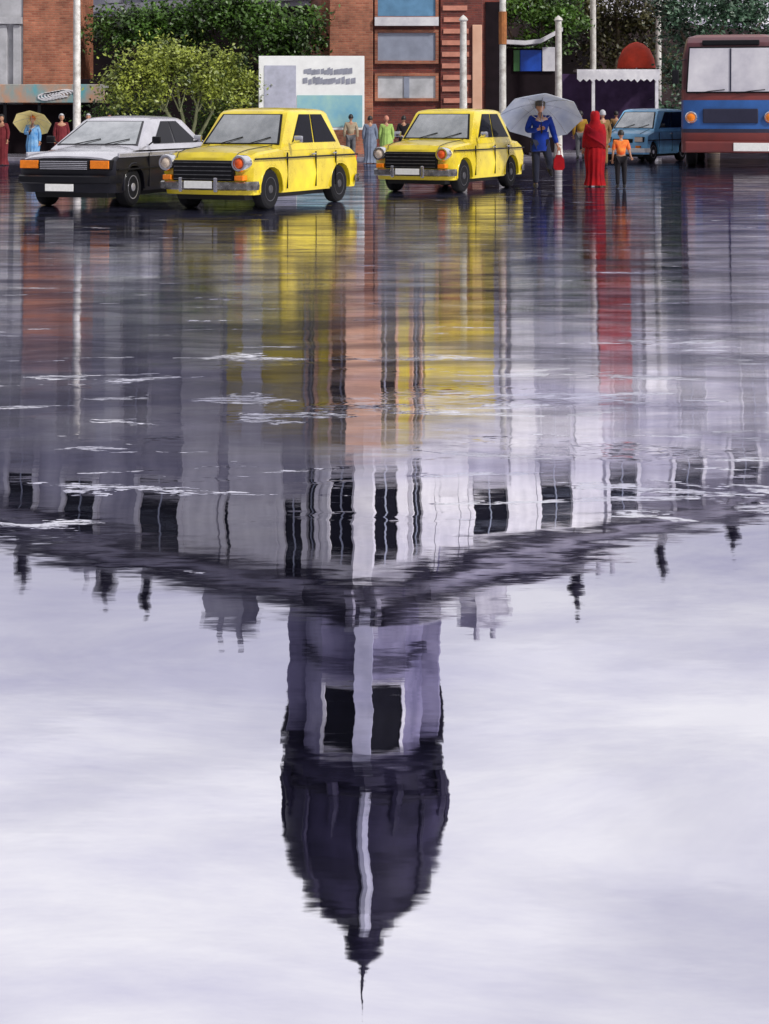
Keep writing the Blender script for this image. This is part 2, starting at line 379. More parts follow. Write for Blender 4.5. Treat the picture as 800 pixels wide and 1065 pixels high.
for (mtx, ln, o, e, side) in ((FR, LR, Cc, RE, 1), (FL, LL, LE, Cc, -1)):
    wall_with('wall', M_plaster, ln, 5.3, ZC, mtx)
    wall_with('ground_storey', M_basement, ln, 0, 5.298, mtx)
    # cornices and string courses
    def band(name, m, z0, z1, proud, a=0, b_=None):
        b = MB(); b.box(a, ln if b_ is None else b_, -proud, -.003, z0, z1, bevel=.02); return b.build(name, m, bld, matrix=mtx)
    band('cornice', M_midstone, ZC - .3, ZC + .2, .6)
    band('cornice', M_cornice, ZC + .203, ZC + .5, .95)
    band('cornice', M_cornice, ZC - .62, ZC - .42, .4)
    band('string_course', M_white, 10.2, 10.75, .28)
    band('string_course', M_white, 9.35, 9.55, .15)
    band('string_course', M_white, 5.5, 5.75, .2)
    b = MB(); b.box(0, ln, -.2, .45, ZC + .503, ZC + 1.0); b.build('parapet', M_plaster, bld, matrix=mtx)
    def tops(px, scale_=1.0):
        u, d = hit(px, o, e)
        b = MB(); b.lathe([(.28 * scale_, 0), (.28 * scale_, .25), (.12 * scale_, .35), (.3 * scale_, .7), (.34 * scale_, .95), (.18, 1.2), (.08, 1.35), (.12, 1.5), (0, 1.65)], 12, Matrix.Translation((u, .1, ZC + 1.0)))
        b.build('urn', M_cornice, bld, 40, mtx)
    def chimney(px0, px1, hh):
        u0, d = hit(px0, o, e); u1, d = hit(px1, o, e)
        b = MB(); b.box(u0, u1, .8, 1.6, ZC - .5, ZC + hh); b.box(u0 - .12, u1 + .12, .7, 1.7, ZC + hh - .3, ZC + hh - .1)
        for q in (.25, .75): b.lathe([(.13, 0), (.1, .5), (.13, .55)], 10, Matrix.Translation((u0 + (u1 - u0) * q, 1.2, ZC + hh)))
        b.build('chimney', M_plaster, bld, matrix=mtx)
    for px, q in (((602, 1.1), (764, 1.2), (690, .8)) if side > 0 else ((22, 1.2), (108, 1.5), (150, .8))): tops(px, q)
    for a in (((512, 545, 2.3), (640, 668, 1.5)) if side > 0 else ((196, 236, 2.6), (60, 84, 1.6))): chimney(*a)
# windows given by where they show in the mirror image (columns and rows of the photograph)
def win(px0, px1, y0, y1, side, sur=.26, m=M_white):
    o, e, mtx = (Cc, RE, FR) if side > 0 else (LE, Cc, FL)
    u0, d0 = hit(px0, o, e); u1, d1 = hit(px1, o, e); d = (d0 + d1) / 2
    z0, z1 = ZR(y0, d), ZR(y1, d)
    b = MB()
    b.box(u0 - sur, u0, -.14, .0, z0 - sur, z1 + sur); b.box(u1, u1 + sur, -.14, .0, z0 - sur, z1 + sur)
    b.box(u0, u1, -.14, .0, z1, z1 + sur); b.box(u0 - .06, u1 + .06, -.24, -.004, z0 - sur * .9, z0 - .02)
    fr = b.build('window', m, bld, matrix=mtx)
    g = MB(); g.box(u0 + .002, u1 - .002, -.05, -.004, z0 + .002, z1 - .002); g.build('pane', M_pane, fr)
    f = MB(); mid = (u0 + u1) / 2; f.box(mid - .03, mid + .03, -.085, -.052, z0 + .01, z1 - .01); zt = z0 + (z1 - z0) * .68; f.box(u0 + .01, mid - .032, -.085, -.052, zt - .03, zt + .03); f.box(mid + .032, u1 - .01, -.085, -.052, zt - .03, zt + .03)
    f.build('glazing_bar', M_greypanel, fr)
for a in ((490, 525, 512, 562), (560, 592, 495, 540), (455, 475, 520, 585), (632, 660, 490, 530), (700, 728, 480, 515), (760, 786, 470, 505)): win(*a, 1)
for a in ((148, 188, 505, 560), (236, 285, 522, 580), (298, 316, 520, 598), (70, 100, 500, 545), (10, 36, 490, 535)): win(*a, -1)
for a in ((560, 590, 418, 446), (636, 662, 405, 440), (706, 732, 395, 432), (770, 796, 385, 425)): win(*a, 1, .08)
for a in ((200, 226, 405, 450), (130, 156, 400, 445), (60, 86, 398, 440), (0, 24, 392, 434)): win(*a, -1, .08)
# pale pilasters between the bays
def pilaster(px0, px1, z0, z1, side, m=M_white, proud=.2):
    o, e, mtx = (Cc, RE, FR) if side > 0 else (LE, Cc, FL)
    u0, _ = hit(px0, o, e); u1, _ = hit(px1, o, e)
    b = MB(); b.box(u0, u1, -proud, -.003, z0, z1, bevel=.02); b.build('pilaster', m, bld, matrix=mtx)
for a in ((528, 552), (668, 690)): pilaster(*a, 5.8, 10.15, 1)
for a in ((192, 232), (255, 275), (112, 128)): pilaster(*a, 5.8, 10.15, -1, proud=.17)
# panels added on the wings; ochre and red ones colour the water streaks
def bay(px0, px1, z0, z1, side, m):
    o, e, mtx = (Cc, RE, FR) if side > 0 else (LE, Cc, FL)
    u0, _ = hit(px0, o, e); u1, _ = hit(px1, o, e)
    b = MB(); b.box(u0, u1, -.1, -.003, z0, z1); return b.build('added_panel', m, bld, matrix=mtx)
for a in ((422, 486), (530, 556), (597, 625)): bay(*a, 10.78, 14.9, 1, M_white)
for a in ((240, 294), (192, 228)): bay(*a, 10.78, 14.9, -1, M_white)
bay(440, 512, 5.78, 9.33, 1, M_ochre); bay(622, 655, 6.3, 9.3, 1, M_redstreak); bay(238, 316, 5.78, 9.33, -1, M_ochre)  # unseen coloured panels, added to lengthen the yellow and red reflections
# attic block behind the turret
b = MB(); b.box(-2.75, 2.75, 2.6, 7.5, ZC - 1, 20.9, bevel=.05); b.build('attic_block', M_turret, bld)
b = MB(); b.box(-2.95, 2.95, 2.4, 7.7, 20.9, 21.2, bevel=.05); b.build('attic_cornice', M_cornice, bld)
# turret: eight sided, an edge towards the street
TR, TY = 2.1, 2.1
def drum(name, m, r, z0, z1):
    b = MB(); b.lathe([(r, z0), (r, z1)], 8, Matrix.Translation((0, TY, 0)), off=R(-90)); return b.build(name, m, bld)
drum('turret_base', M_brick2, TR, 0.1, 5.5)
drum('turret_base', M_ochre, TR, 5.5, 10.2)  # ochre added here to feed the yellow streak in the water
drum('turret_storey', M_white, TR - .04, 10.2, 14.9)
drum('turret_storey', M_turret, TR - .02, 14.9, 21.3)
for z, h_, r_, m in ((10.2, .5, TR + .3, M_white), (14.75, .35, TR + .35, M_cornice), (15.5, .3, TR + .5, M_cornice), (17.6, .2, TR + .15, M_slate), (21.25, .35, TR + .75, M_slate), (21.6, .3, TR + .5, M_slate)):
    drum('turret_cornice', m, r_, z, z + h_)
def face_frame(k):
    a = R(-90 + 22.5 + 45 * k); ap = TR * math.cos(R(22.5))
    nrm_ = Vector((math.cos(a), math.sin(a), 0)); xd = Vector((-nrm_.y, nrm_.x, 0))
    o = nrm_ * ap + Vector((0, TY, 0))
    return Matrix(((xd.x, -nrm_.x, 0, o.x), (xd.y, -nrm_.y, 0, o.y), (0, 0, 1, 0), (0, 0, 0, 1)))
for k in (0, 1, -1, -2):
    mtx = face_frame(k)
    for (z0, z1, hw, m, sur) in ((11.3, 14.2, .42, M_white, .1), (18.55, 20.85, .60, M_white, .12), (6.4, 9.6, .38, M_pink, .1)):
        if z0 > 15 and k not in (0, -1): continue
        b = MB(); b.box(-hw - sur, -hw, -.12, .02, z0 - sur, z1 + sur); b.box(hw, hw + sur, -.12, .02, z0 - sur, z1 + sur); b.box(-hw, hw, -.12, .02, z1, z1 + sur); b.box(-hw, hw, -.12, .02, z0 - sur, z0)
        fr = b.build('window', m, bld, matrix=mtx)
        g = MB(); g.box(-hw + .002, hw - .002, -.05, .015, z0 + .002, z1 - .002); g.build('pane', M_pane, fr)
        if z0 < 15:
            f = MB(); f.box(-.03, .03, -.085, -.052, z0 + .01, z1 - .01); f.build('glazing_bar', M_greypanel, fr)
b = MB(); b.box(-.62, .62, -.24, .35, 4.8, 10.15, bevel=.02); b.build('corner_pilaster', M_pink, bld)  # pink face added to give the tan streak in the water
b = MB(); b.box(-.34, .34, -.20, .3, 10.75, 14.7, bevel=.02); b.build('corner_pilaster', M_white, bld)
b = MB(); b.box(-.32, .32, -.20, .3, 15.85, 21.2, bevel=.02); b.build('corner_pilaster', mat('pale_lavender_stone', (.34, .34, .44), .6, 0, .25, 1.2), bld)
# pinnacles round the foot of the dome
for k in range(8):
    a = R(-90 + 45 * k + 22.5); rr = 2.85
    b = MB(); b.lathe([(.2, 21.55), (.2, 22.3), (.26, 22.35), (.16, 22.5), (.2, 22.75), (.05, 23.3), (0, 23.5)], 8, Matrix.Translation((rr * math.cos(a), TY + rr * math.sin(a), 0))); b.build('pinnacle', M_slate, bld, 40)
# dome, ribs, lantern and spire
dome_p = [(2.62, 21.9), (2.82, 22.6), (2.88, 23.4), (2.84, 24.2), (2.7, 25.0), (2.42, 25.8), (2.0, 26.5), (1.45, 27.05), (.85, 27.4), (.62, 27.6)]
b = MB(); b.lathe(dome_p, 32, Matrix.Translation((0, TY, 0))); dm = b.build('dome', M_slate, bld, 35)
for k in range(8):
    a = R(-90 + 45 * k)
    b = MB(); b.tube([((r + .02) * math.cos(a), TY + (r + .02) * math.sin(a), z) for r, z in dome_p], (.11 if k else .2), 8)
    b.build('rib', M_slate if k else MATS['pale_lavender_stone'], dm, 40)
for z, r_ in ((22.15, 2.86), (24.55, 2.86), (26.2, 2.32)):
    b = MB(); b.lathe([(r_ - .2, z - .09), (r_, z - .07), (r_ + .03, z), (r_, z + .07), (r_ - .2, z + .09)], 32, Matrix.Translation((0, TY, 0))); b.build('dome_ring', M_cornice, dm, 40)
b = MB(); b.lathe([(.95, 27.45), (1.05, 27.65), (.62, 27.75), (.55, 28.3), (.75, 28.4), (.6, 28.65), (.28, 29.1), (.14, 29.5)], 16, Matrix.Translation((0, TY, 0))); b.build('lantern', M_slate, bld, 35)
b = MB(); b.tube([(0, TY, 29.4), (0, TY, 29.9), (0, TY, 31.0)], [.1, .05, .02], 8); b.build('spire', M_cornice, bld)

# brick entrance block in front of the corner: what the photo shows directly behind the taxis
D0 = 58.0
def bx(px): return X(px, D0) - CX
def by(y): return Z(y, D0)
y0 = D0 - CD
ENT = 5.45
b = MB(); b.box(bx(345), bx(525), y0, y0 + 5.5, 0, ENT, bevel=.02); b.build('brick_porch', M_brick, bld)
b = MB(); b.box(bx(343), bx(388), y0 - .18, y0 - .003, 0.05, ENT - .05, bevel=.02); b.build('brick_pier', M_brick2, bld)
b = MB(); b.box(bx(458), bx(502), y0 - .14, y0 - .003, 0.05, ENT - .05, bevel=.02); b.build('brick_pier', M_brick, bld)
b = MB()
for i in range(9):
    yy = 6 + i * 12
    wob = random.uniform(-.05, .05)
    b.box(bx(461) + wob, bx(488) + random.uniform(-.1, .1), y0 - .19, y0 - .142, by(yy + 5), by(yy))
b.build('pale_bands', M_stripe, bld)
b = MB(); b.box(bx(491), bx(501), y0 - .24, y0 - .142, by(118), by(26), bevel=.02); b.build('pilaster', M_pink, bld)
b = MB(); b.box(bx(505), bx(523), y0 - .05, y0 - .003, .13, by(2)); b.build('doorway', M_darkwood, bld)
def pwin(y_t, y_b, m, sill=None, mullion=False):
    b = MB(); a, c = bx(393), bx(453); t, q = by(y_t), by(y_b)
    b.box(a - .1, a, y0 - .12, y0 - .004, q - .1, t + .1); b.box(c, c + .1, y0 - .12, y0 - .004, q - .1, t + .1); b.box(a, c, y0 - .12, y0 - .004, t, t + .1); b.box(a, c, y0 - .12, y0 - .004, q - .1, q)
    f = b.build('window', M_brick2, bld)
    g = MB(); g.box(a + .003, c - .003, y0 - .06, y0 - .005, q + .003, t - .003); g.build('pane', m, f)
    if mullion:
        g = MB(); g.box((a + c) / 2 - .09, (a + c) / 2 + .09, y0 - .1, y0 - .062, q + .01, t - .01); g.build('glazing_bar', M_greypanel, f)
    if sill:
        g = MB(); g.box(a - .1, c + .1, y0 - .3, y0 - .124, by(sill[1]), by(sill[0])); g.build('sill', M_white, f)
pwin(-7, 17, M_blueglass, (18, 27)); pwin(34, 63, M_greypanel); pwin(79, 102, M_paleglass, None, True)

# ------------------------------------------------------------------ shop on the left
def part_box(name, m, parent, *a, bevel=.01):
    b = MB(); b.box(*a, bevel=bevel); return b.build(name, m, parent)
DS = 57.5
sx = lambda px: X(px, DS); sz = lambda y: Z(y, DS)
shop = thing('brick_shop', 'brick fronted shop with teal and orange signboard over its dark open front', 'building', (sx(40), DS, 0))
ox = sx(40)
part_box('brick_wall', M_brick2, shop, sx(24) - ox, sx(76) - ox, 0, 4, 0.1, 6.0)
M_greyst = mat('grey_stucco', (.42, .42, .45), .7, 0, .25, 1.5)
part_box('stucco_wall', M_greyst, shop, -11, sx(24) - ox - .003, .06, 4, .1, 5.8)
for px in (-20, 4, 18): part_box('column', M_greyst, shop, sx(px) - ox - .12, sx(px) - ox + .12, -.1, .055, 2.2, sz(26))
part_box('cornice', M_greyst, shop, -11, sx(24) - ox - .01, -.2, .055, sz(25), sz(18))
M_teal = mat('signboard_paint', (.07, .40, .48), .45, 0, .3, 1.1, col2=(.66, .26, .10), stretch=(1, 1, .6))
part_box('signboard', M_teal, shop, -5, sx(114) - ox, -1.1, -.95, sz(107), sz(88), bevel=.02)
part_box('canopy_top', M_greyst, shop, -5, sx(114) - ox, -.945, -.21, sz(90) - .05, sz(88) - .02, bevel=.01)
b = MB()
for i in range(7):
    t = i / 6; cx_ = sx(55 + 20 * t) - ox
    b.tube([(cx_ + .28 * math.cos(q * .7), -1.115, sz(101) + .11 * math.sin(q * .7) + .02 * i) for q in range(8)], .03, 5)
b.build('painted_scroll', M_white, shop)
part_box('shop_interior_shade', M_darkwood, shop, -9, sx(116) - ox, -.12, -.02, .12, sz(108) - .02)  # dark slab stands in for the shade inside the open shop
for px in (12, 47, 84): part_box('shop_post', M_black, shop, sx(px) - ox - .05, sx(px) - ox + .05, -1.02, -.92, .12, sz(107) - .01)
# side wall closing the shop to the right (behind the shrubs)
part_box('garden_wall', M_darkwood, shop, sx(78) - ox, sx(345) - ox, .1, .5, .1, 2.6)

# ------------------------------------------------------------------ kiosk, stall, parasol on the right
DK = 59.0
kx = lambda px: X(px, DK); kz = lambda y: Z(y, DK)
kio = thing('street_kiosk', 'dark kiosk with curved white roof and blue panel beside brick building', 'kiosk', (kx(555), DK, 0)); ox = kx(555)
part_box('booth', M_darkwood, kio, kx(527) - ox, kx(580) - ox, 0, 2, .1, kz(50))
part_box('blue_panel', mat('blue_sign', (.012, .07, .42), .35, 0, .3, 2), kio, kx(541) - ox, kx(563) - ox, -.08, -.003, kz(74), kz(52))
part_box('white_panel', M_white, kio, kx(564) - ox, kx(577) - ox, -.09, -.003, kz(74), kz(49))
part_box('green_panel', mat('green_sign', (.05, .16, .05), .4), kio, kx(534) - ox, kx(540.5) - ox, -.07, -.003, kz(74), kz(52))
rf = [(kx(526) - ox, kz(46)), (kx(545) - ox, kz(47)), (kx(562) - ox, kz(45)), (kx(575) - ox, kz(38)), (kx(584) - ox, kz(33))]
b = MB(); b.loft([[(x_, -.5, z_), (x_, 2.2, z_), (x_, 2.2, z_ + .14), (x_, -.5, z_ + .14)] for x_, z_ in rf]); b.build('roof', M_white, kio)
DT = 62.0
tx = lambda px: X(px, DT); tz = lambda y: Z(y, DT)
st = thing('market_stall', 'open market stall with white canopy edge and dark purple interior', 'stall', (tx(640), DT, 0)); ox = tx(640)
M_purple = mat('purple_interior_shade', (.06, .035, .085), .7, 0, .4, 1.2, spec=.1)  # dark purple holds the shade of the stall's interior
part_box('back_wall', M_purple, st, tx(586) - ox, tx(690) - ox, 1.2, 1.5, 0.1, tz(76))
b = MB()
for i in range(13):
    a0 = tx(600 + (686 - 600) * i / 13) - ox; a1 = tx(600 + (686 - 600) * (i + 1) / 13) - ox
    b.prism([(a0, -.1, tz(74)), (a1, -.1, tz(74)), (a1, -.1, tz(82)), ((a0 + a1) / 2, -.1, tz(85 + random.uniform(-1, 1))), (a0, -.1, tz(82))], (0, .04, 0))
b.box(tx(600) - ox, tx(686) - ox, -.055, 1.15, tz(74), tz(72)); b.build('canopy', M_white, st)
for px in (617, 683): part_box('post', M_white, st, tx(px) - ox - .06, tx(px) - ox + .06, -.05, .07, .1, tz(74) - .01)
part_box('counter', M_darkwood, st, tx(622) - ox, tx(680) - ox, .1, .7, .1, 1.0)
par = thing('parasol', 'red dome parasol rising behind the white stall canopy', 'parasol', (X(662, 63.9), 63.9, 0.1))
zt = Z(44, 63.9) - .1
b = MB(); b.lathe([(.03, zt + .02), (.25, zt - .05), (.5, zt - .25), (.66, zt - .6), (.72, zt - .95), (.70, zt - .95), (.62, zt - .6), (.46, zt - .28), (.2, zt - .1)], 16); b.build('canopy', mat('red_canvas', (.62, .05, .02), .7, 0, .25, 2, .01), par, 30)
b = MB(); b.tube([(0, 0, 0), (0, 0, zt)], .03, 8); b.build('pole', M_white, par)

# ------------------------------------------------------------------ hoarding
DB = 53.6
hx = lambda px: X(px, DB); hz = lambda y: Z(y, DB)
ho = thing('billboard', 'white billboard with grey picture, grey scribbled lines and teal strip behind the nearest taxi', 'billboard', (hx(324), DB, .12)); ox = hx(324)
hz_ = lambda y: hz(y) - .12
part_box('panel', mat('billboard_white', (.82, .83, .82), .5, 0, .06, 3), ho, hx(269) - ox, hx(379) - ox, 0, .1, hz_(135), hz_(58), bevel=.015)
pm = bpy.data.objects
b = MB(); pts = []
part_box('picture', mat('billboard_grey', (.42, .43, .52), .6, 0, .2, 2.5), ho, hx(275) - ox, hx(308) - ox, -.02, -.003, hz_(133), hz_(68), bevel=0)
part_box('teal_strip', mat('billboard_teal', (.36, .58, .52), .6, 0, .3, 1.2, col2=(.16, .40, .56)), ho, hx(309) - ox, hx(377) - ox, -.018, -.003, hz_(132), hz_(99), bevel=0)
b = MB()
for (yy, x0_, x1_, hh) in ((74, 316, 367, 3.4), (84, 315, 370, 3.6)):
    k = x0_
    while k < x1_ - 1:
        ww = random.uniform(2.5, 5.5); dy = random.uniform(-1, 1); h2 = hh * random.uniform(.7, 1.2)
        b.prism([(hx(k) - ox, -.014, hz_(yy + dy + h2)), (hx(k + ww) - ox, -.014, hz_(yy + dy + h2 * .8)), (hx(k + ww) - ox, -.014, hz_(yy + dy - h2)), (hx(k) - ox, -.014, hz_(yy + dy - h2 * .7))], (0, .011, 0))
        k += ww + random.choice((.05, .05, .9))
b.build('scribble', mat('billboard_ink', (.26, .27, .33), .6, 0, .2, 3), ho)
for px in (285, 365): part_box('post', M_black, ho, hx(px) - ox - .06, hx(px) - ox + .06, .105, .22, 0, hz_(64), bevel=.01)

# ------------------------------------------------------------------ poles
M_pole = mat('weathered_white_paint', (.80, .79, .76), .5, 0, .2, 5, .004, col2=(.40, .37, .34))
def street_lamp(px, d, h_, r_, label, z0=0.0, lamp=True, band=None):
    t = thing('street_lamp' if lamp else 'white_post', label, 'street lamp' if lamp else 'post', (X(px, d), d, z0), 0, 'white poles along the street')
    b = MB(); b.tube([(0, 0, 0), (0, 0, .3), (0, 0, h_)], [r_ * 1.25, r_, r_ * .8], 10); b.build('pole', M_pole, t, 40)
    if lamp:
        b = MB(); b.lathe([(r_ * 1.7, 0), (r_ * 1.7, .12), (r_ * 1.2, .3)], 12); b.build('base', M_pole, t, 30)
    if lamp:
        b = MB(); b.tube([(0, 0, h_ - .1), (.1, -.1, h_ + .3), (.4, -.4, h_ + .5), (.8, -.8, h_ + .5)], [r_ * .7, r_ * .6, r_ * .5, r_ * .4], 8); b.build('arm', M_pole, t, 40)
        b = MB(); b.box(.7, 1.15, -1.1, -.75, h_ + .42, h_ + .56, bevel=.04); b.build('lamp_head', M_greypanel, t)
    else:
        b = MB(); b.lathe([(r_ * .9, h_), (r_ * 1.2, h_ + .04), (r_ * .8, h_ + .12), (0, h_ + .2)], 10); b.build('finial', M_pole, t, 40)
    if band:
        b = MB(); b.tube([(0, 0, band[0]), (0, 0, band[1])], r_ * 1.12, 10); b.build('rusty_band', mat('rust', (.35, .13, .04), .8, 0, .3, 6), t)
    return t
street_lamp(80, 52, 7.4, .12, 'tall white lamp post standing in front of the brick shop', 0)
street_lamp(482, 52, Z(22, 52), .12, 'shorter white post rising behind the right taxi roof', 0, False)
street_lamp(523, 53, 8.3, .11, 'white lamp post with rusty upper band at the doorway of the brick building', .12, True, (Z(46, 53) - .12, Z(12, 53) - .12))
street_lamp(581, 58, Z(22, 58), .13, 'white post at the right side of the blue panelled kiosk', 0, False)
street_lamp(617, 65.5, 7.0, .13, 'white lamp post behind the left end of the stall canopy', 0)
street_lamp(685, 65.5, 7.6, .12, 'white lamp post behind the right end of the stall canopy', 0)

# ------------------------------------------------------------------ trees
M_bark = mat('bark', (.10, .075, .05), .8, 0, .35, 6, .02, stretch=(1, 1, .3))
M_palebark = mat('pale_bark', (.26, .28, .14), .7, 0, .35, 6, .01, stretch=(1, 1, .3))
M_leafdark = leaf_mat('dark_leaves', (.004, .008, .003), (.085, .19, .022))
M_leaflight = leaf_mat('light_leaves', (.02, .045, .006), (.36, .42, .06))
M_leafbrown = leaf_mat('brown_leaves', (.007, .006, .003), (.09, .085, .025))
M_leafblue = leaf_mat('bluish_leaves', (.005, .011, .008), (.07, .15, .085))
def tree(name, label, x, y, stems, clumps, n, leaf, mleaf, mbark, z0=0.0, group='trees along the street'):
    """stems: list of (base xy offset, path of (dx,dy,z), radius); clumps: (dx,dy,z,rx,ry,rz)"""
    t = thing(name, label, 'tree' if 'tree' in name else 'shrub', (x, y, z0), 0, group)
    b = MB()
    for path, r0 in stems:
        k = len(path); b.tube(path, [r0 * (1 - .75 * i / (k - 1)) for i in range(k)], 8)
    b.build('trunk', mbark, t, 50)
    rnd = random.Random(hash(label) % 9999 if False else len(label) * 31 + int(x * 7))
    bm = bmesh.new(); tot = sum(c[3] * c[4] * c[5] for c in clumps)
    for c in clumps:
        cnt = int(n * c[3] * c[4] * c[5] / tot)
        # sub clusters of leaves leave gaps between them
        subs = []
        for _ in range(max(5, int(26 * (c[3] * c[4] * c[5]) ** .5))):
            v = Vector((rnd.gauss(0, 1), rnd.gauss(0, 1), rnd.gauss(0, 1))).normalized() * (rnd.random() ** .45)
            subs.append((Vector((c[0] + v.x * c[3], c[1] + v.y * c[4], c[2] + v.z * c[5])), rnd.uniform(.16, .38)))
        for _ in range(cnt):
            s_, sr = rnd.choice(subs)
            p_ = s_ + Vector((rnd.gauss(0, sr), rnd.gauss(0, sr), rnd.gauss(0, sr * .8)))
            if p_.z < .05: continue
            nrm_ = Vector((rnd.gauss(0, .6), rnd.gauss(0, .6) - .3, rnd.random() + .2)).normalized()
            a = nrm_.orthogonal().normalized(); a.rotate(Matrix.Rotation(rnd.uniform(0, 6.28), 3, nrm_)); c_ = nrm_.cross(a)
            l_ = leaf * rnd.uniform(.6, 1.35); w_ = l_ * .5
            bm.faces.new([bm.verts.new(p_ - a * l_), bm.verts.new(p_ + c_ * w_ - a * .1 * l_), bm.verts.new(p_ + a * l_), bm.verts.new(p_ - c_ * w_ - a * .1 * l_)])
    me = bpy.data.meshes.new('crown'); bm.to_mesh(me); bm.free(); me.materials.append(mleaf)
    o = bpy.data.objects.new('crown', me); C.objects.link(o); o.parent = t
    return t
def wob(z0, z1, dx, dy, k=6, a=.12):
    return [(dx * i / (k - 1) + random.uniform(-a, a) * (i > 0), dy * i / (k - 1) + random.uniform(-a, a) * (i > 0), z0 + (z1 - z0) * i / (k - 1)) for i in range(k)]
tree('shade_tree', 'dark leafed shade tree over the shrubs left of the billboard', X(165, 58.5), 58.7,
     [(wob(0, 4.6, .3, 0), .2), ([(0.1, 0, 2.6), (-.8, -.2, 3.6), (-1.6, 0, 4.6)], .1), ([(.2, 0, 2.8), (1, .1, 3.9), (1.8, 0, 4.7)], .1)],
     [(-.6, 0, 4.6, 1.3, 1.0, .8), (1.2, -.1, 4.9, 1.4, 1.0, .9), (.2, .1, 3.9, 1.6, .8, .6), (-1.7, 0, 4.2, .8, .7, .6)], 7500, .085, M_leafdark, M_bark)
tree('shade_tree', 'broad dark tree behind the billboard reaching the brick building', X(285, 58), 58.0,
     [(wob(0, 4.6, -.2, 0), .22), ([(-.1, 0, 2.4), (1.0, -.2, 3.5), (1.6, 0, 4.5)], .11), ([(-.1, 0, 2.7), (-1.2, .1, 3.8), (-1.7, 0, 4.7)], .1)],
     [(-.3, 0, 4.4, 1.3, 1.0, .9), (1.0, 0, 4.2, .9, .8, .9), (-1.4, .1, 4.9, 1.0, .9, .7), (.2, -.1, 3.3, 1.4, .6, .5)], 7500, .085, M_leafdark, M_bark)
tree('multi_stem_shrub', 'light green shrub with leaning pale stems behind the silver car', X(196, 53.5), 53.8,
     [(wob(0, 2.6, -1.3, 0, 6, .05), .09), (wob(0, 2.8, -.5, .1, 6, .05), .08), (wob(0, 2.6, .45, 0, 6, .05), .08), (wob(0, 2.3, 1.1, .1, 6, .05), .07)] + [([(x0 * .6, 0, 1.4), (x0 * .6 + dx * .5, random.uniform(-.2, .2), 1.9), (x0 * .6 + dx, random.uniform(-.3, .3), 2.6)], .035) for x0, dx in ((-1.3, -.9), (-1.3, .4), (-.5, .3), (-.5, -.5), (.45, .5), (.45, -.3), (1.1, .7), (1.1, .1))],
     [(-1.4, 0, 2.75, .9, .6, .55), (-.4, .05, 2.95, .9, .6, .6), (.8, 0, 2.75, 1.0, .6, .6), (1.6, .1, 2.2, .6, .5, .5), (-2.3, .1, 2.4, .6, .5, .5), (-1.1, -.35, 2.15, .8, .4, .5), (.3, -.4, 2.2, 1.0, .4, .5), (1.3, -.3, 1.7, .6, .4, .5), (-2.0, -.2, 1.7, .5, .4, .5)], 11000, .065, M_leaflight, M_palebark, .12)
tree('round_shrub', 'dark low shrub filling the bed beside the billboard post', X(250, 54.5), 54.9,
     [(wob(0, 1.1, .1, 0, 4, .04), .05), (wob(0, 1.0, -.4, 0, 4, .04), .04)],
     [(-.4, 0, 1.1, 1.1, .5, .8), (.6, 0, 1.3, .7, .5, .7)], 3500, .06, M_leafdark, M_bark, .12)
tree('round_shrub', 'dark low shrub behind the roof of the silver car', X(135, 55), 55.3,
     [(wob(0, 1.1, .1, 0, 4, .04), .05), (wob(0, 1.0, -.4, 0, 4, .04), .04)],
     [(-.5, 0, 1.2, 1.0, .5, .8), (.6, 0, 1.1, .9, .5, .8)], 3500, .06, M_leafdark, M_bark, .12)
tree('shade_tree', 'green topped tree above the kiosk roof', X(560, 63), 63.2,
     [(wob(0, 4.9, .2, 0), .2), ([(0, 0, 2.8), (-.8, 0, 3.9), (-1.2, 0, 4.9)], .09)],
     [(-.4, 0, 5.3, 1.3, .9, .9), (.8, 0, 5.1, 1.2, .8, .9), (0, 0, 3.9, 1.2, .6, .5)], 6500, .085, M_leafdark, M_bark)
tree('shade_tree', 'brownish tree spreading above the red parasol', X(648, 67), 67.5,
     [(wob(0, 5.6, -.2, 0), .22), ([(0, 0, 2.6), (1.0, 0, 3.8), (1.6, 0, 5.0)], .1), ([(0, 0, 2.8), (-1.0, 0, 4), (-1.5, 0, 4.9)], .1)],
     [(-.9, 0, 5.5, 1.4, .9, 1.1), (.9, 0, 5.5, 1.4, .9, 1.1), (0, .2, 4.7, 1.8, .7, .7), (0, .2, 3.7, 1.9, .7, .8), (1.6, 0, 3.2, .8, .6, .8)], 8500, .09, M_leafbrown, M_bark)
tree('shade_tree', 'bluish green tree standing behind the bus', X(745, 62), 62.5,
     [(wob(0, 5.0, .3, 0), .24), ([(.1, 0, 2.6), (1.2, 0, 4), (1.9, 0, 5.0)], .11), ([(0, 0, 2.8), (-1.0, 0, 4), (-1.4, 0, 5)], .1)],
     [(-1.0, 0, 5.0, 1.3, .9, 1.1), (.8, 0, 5.3, 1.5, 1.0, 1.0), (2.2, 0, 4.6, 1.1, .9, 1.0), (-.8, .1, 3.2, 1.0, .6, .9), (-1.2, .1, 1.9, .7, .5, .8)], 9500, .09, M_leafblue, M_bark)

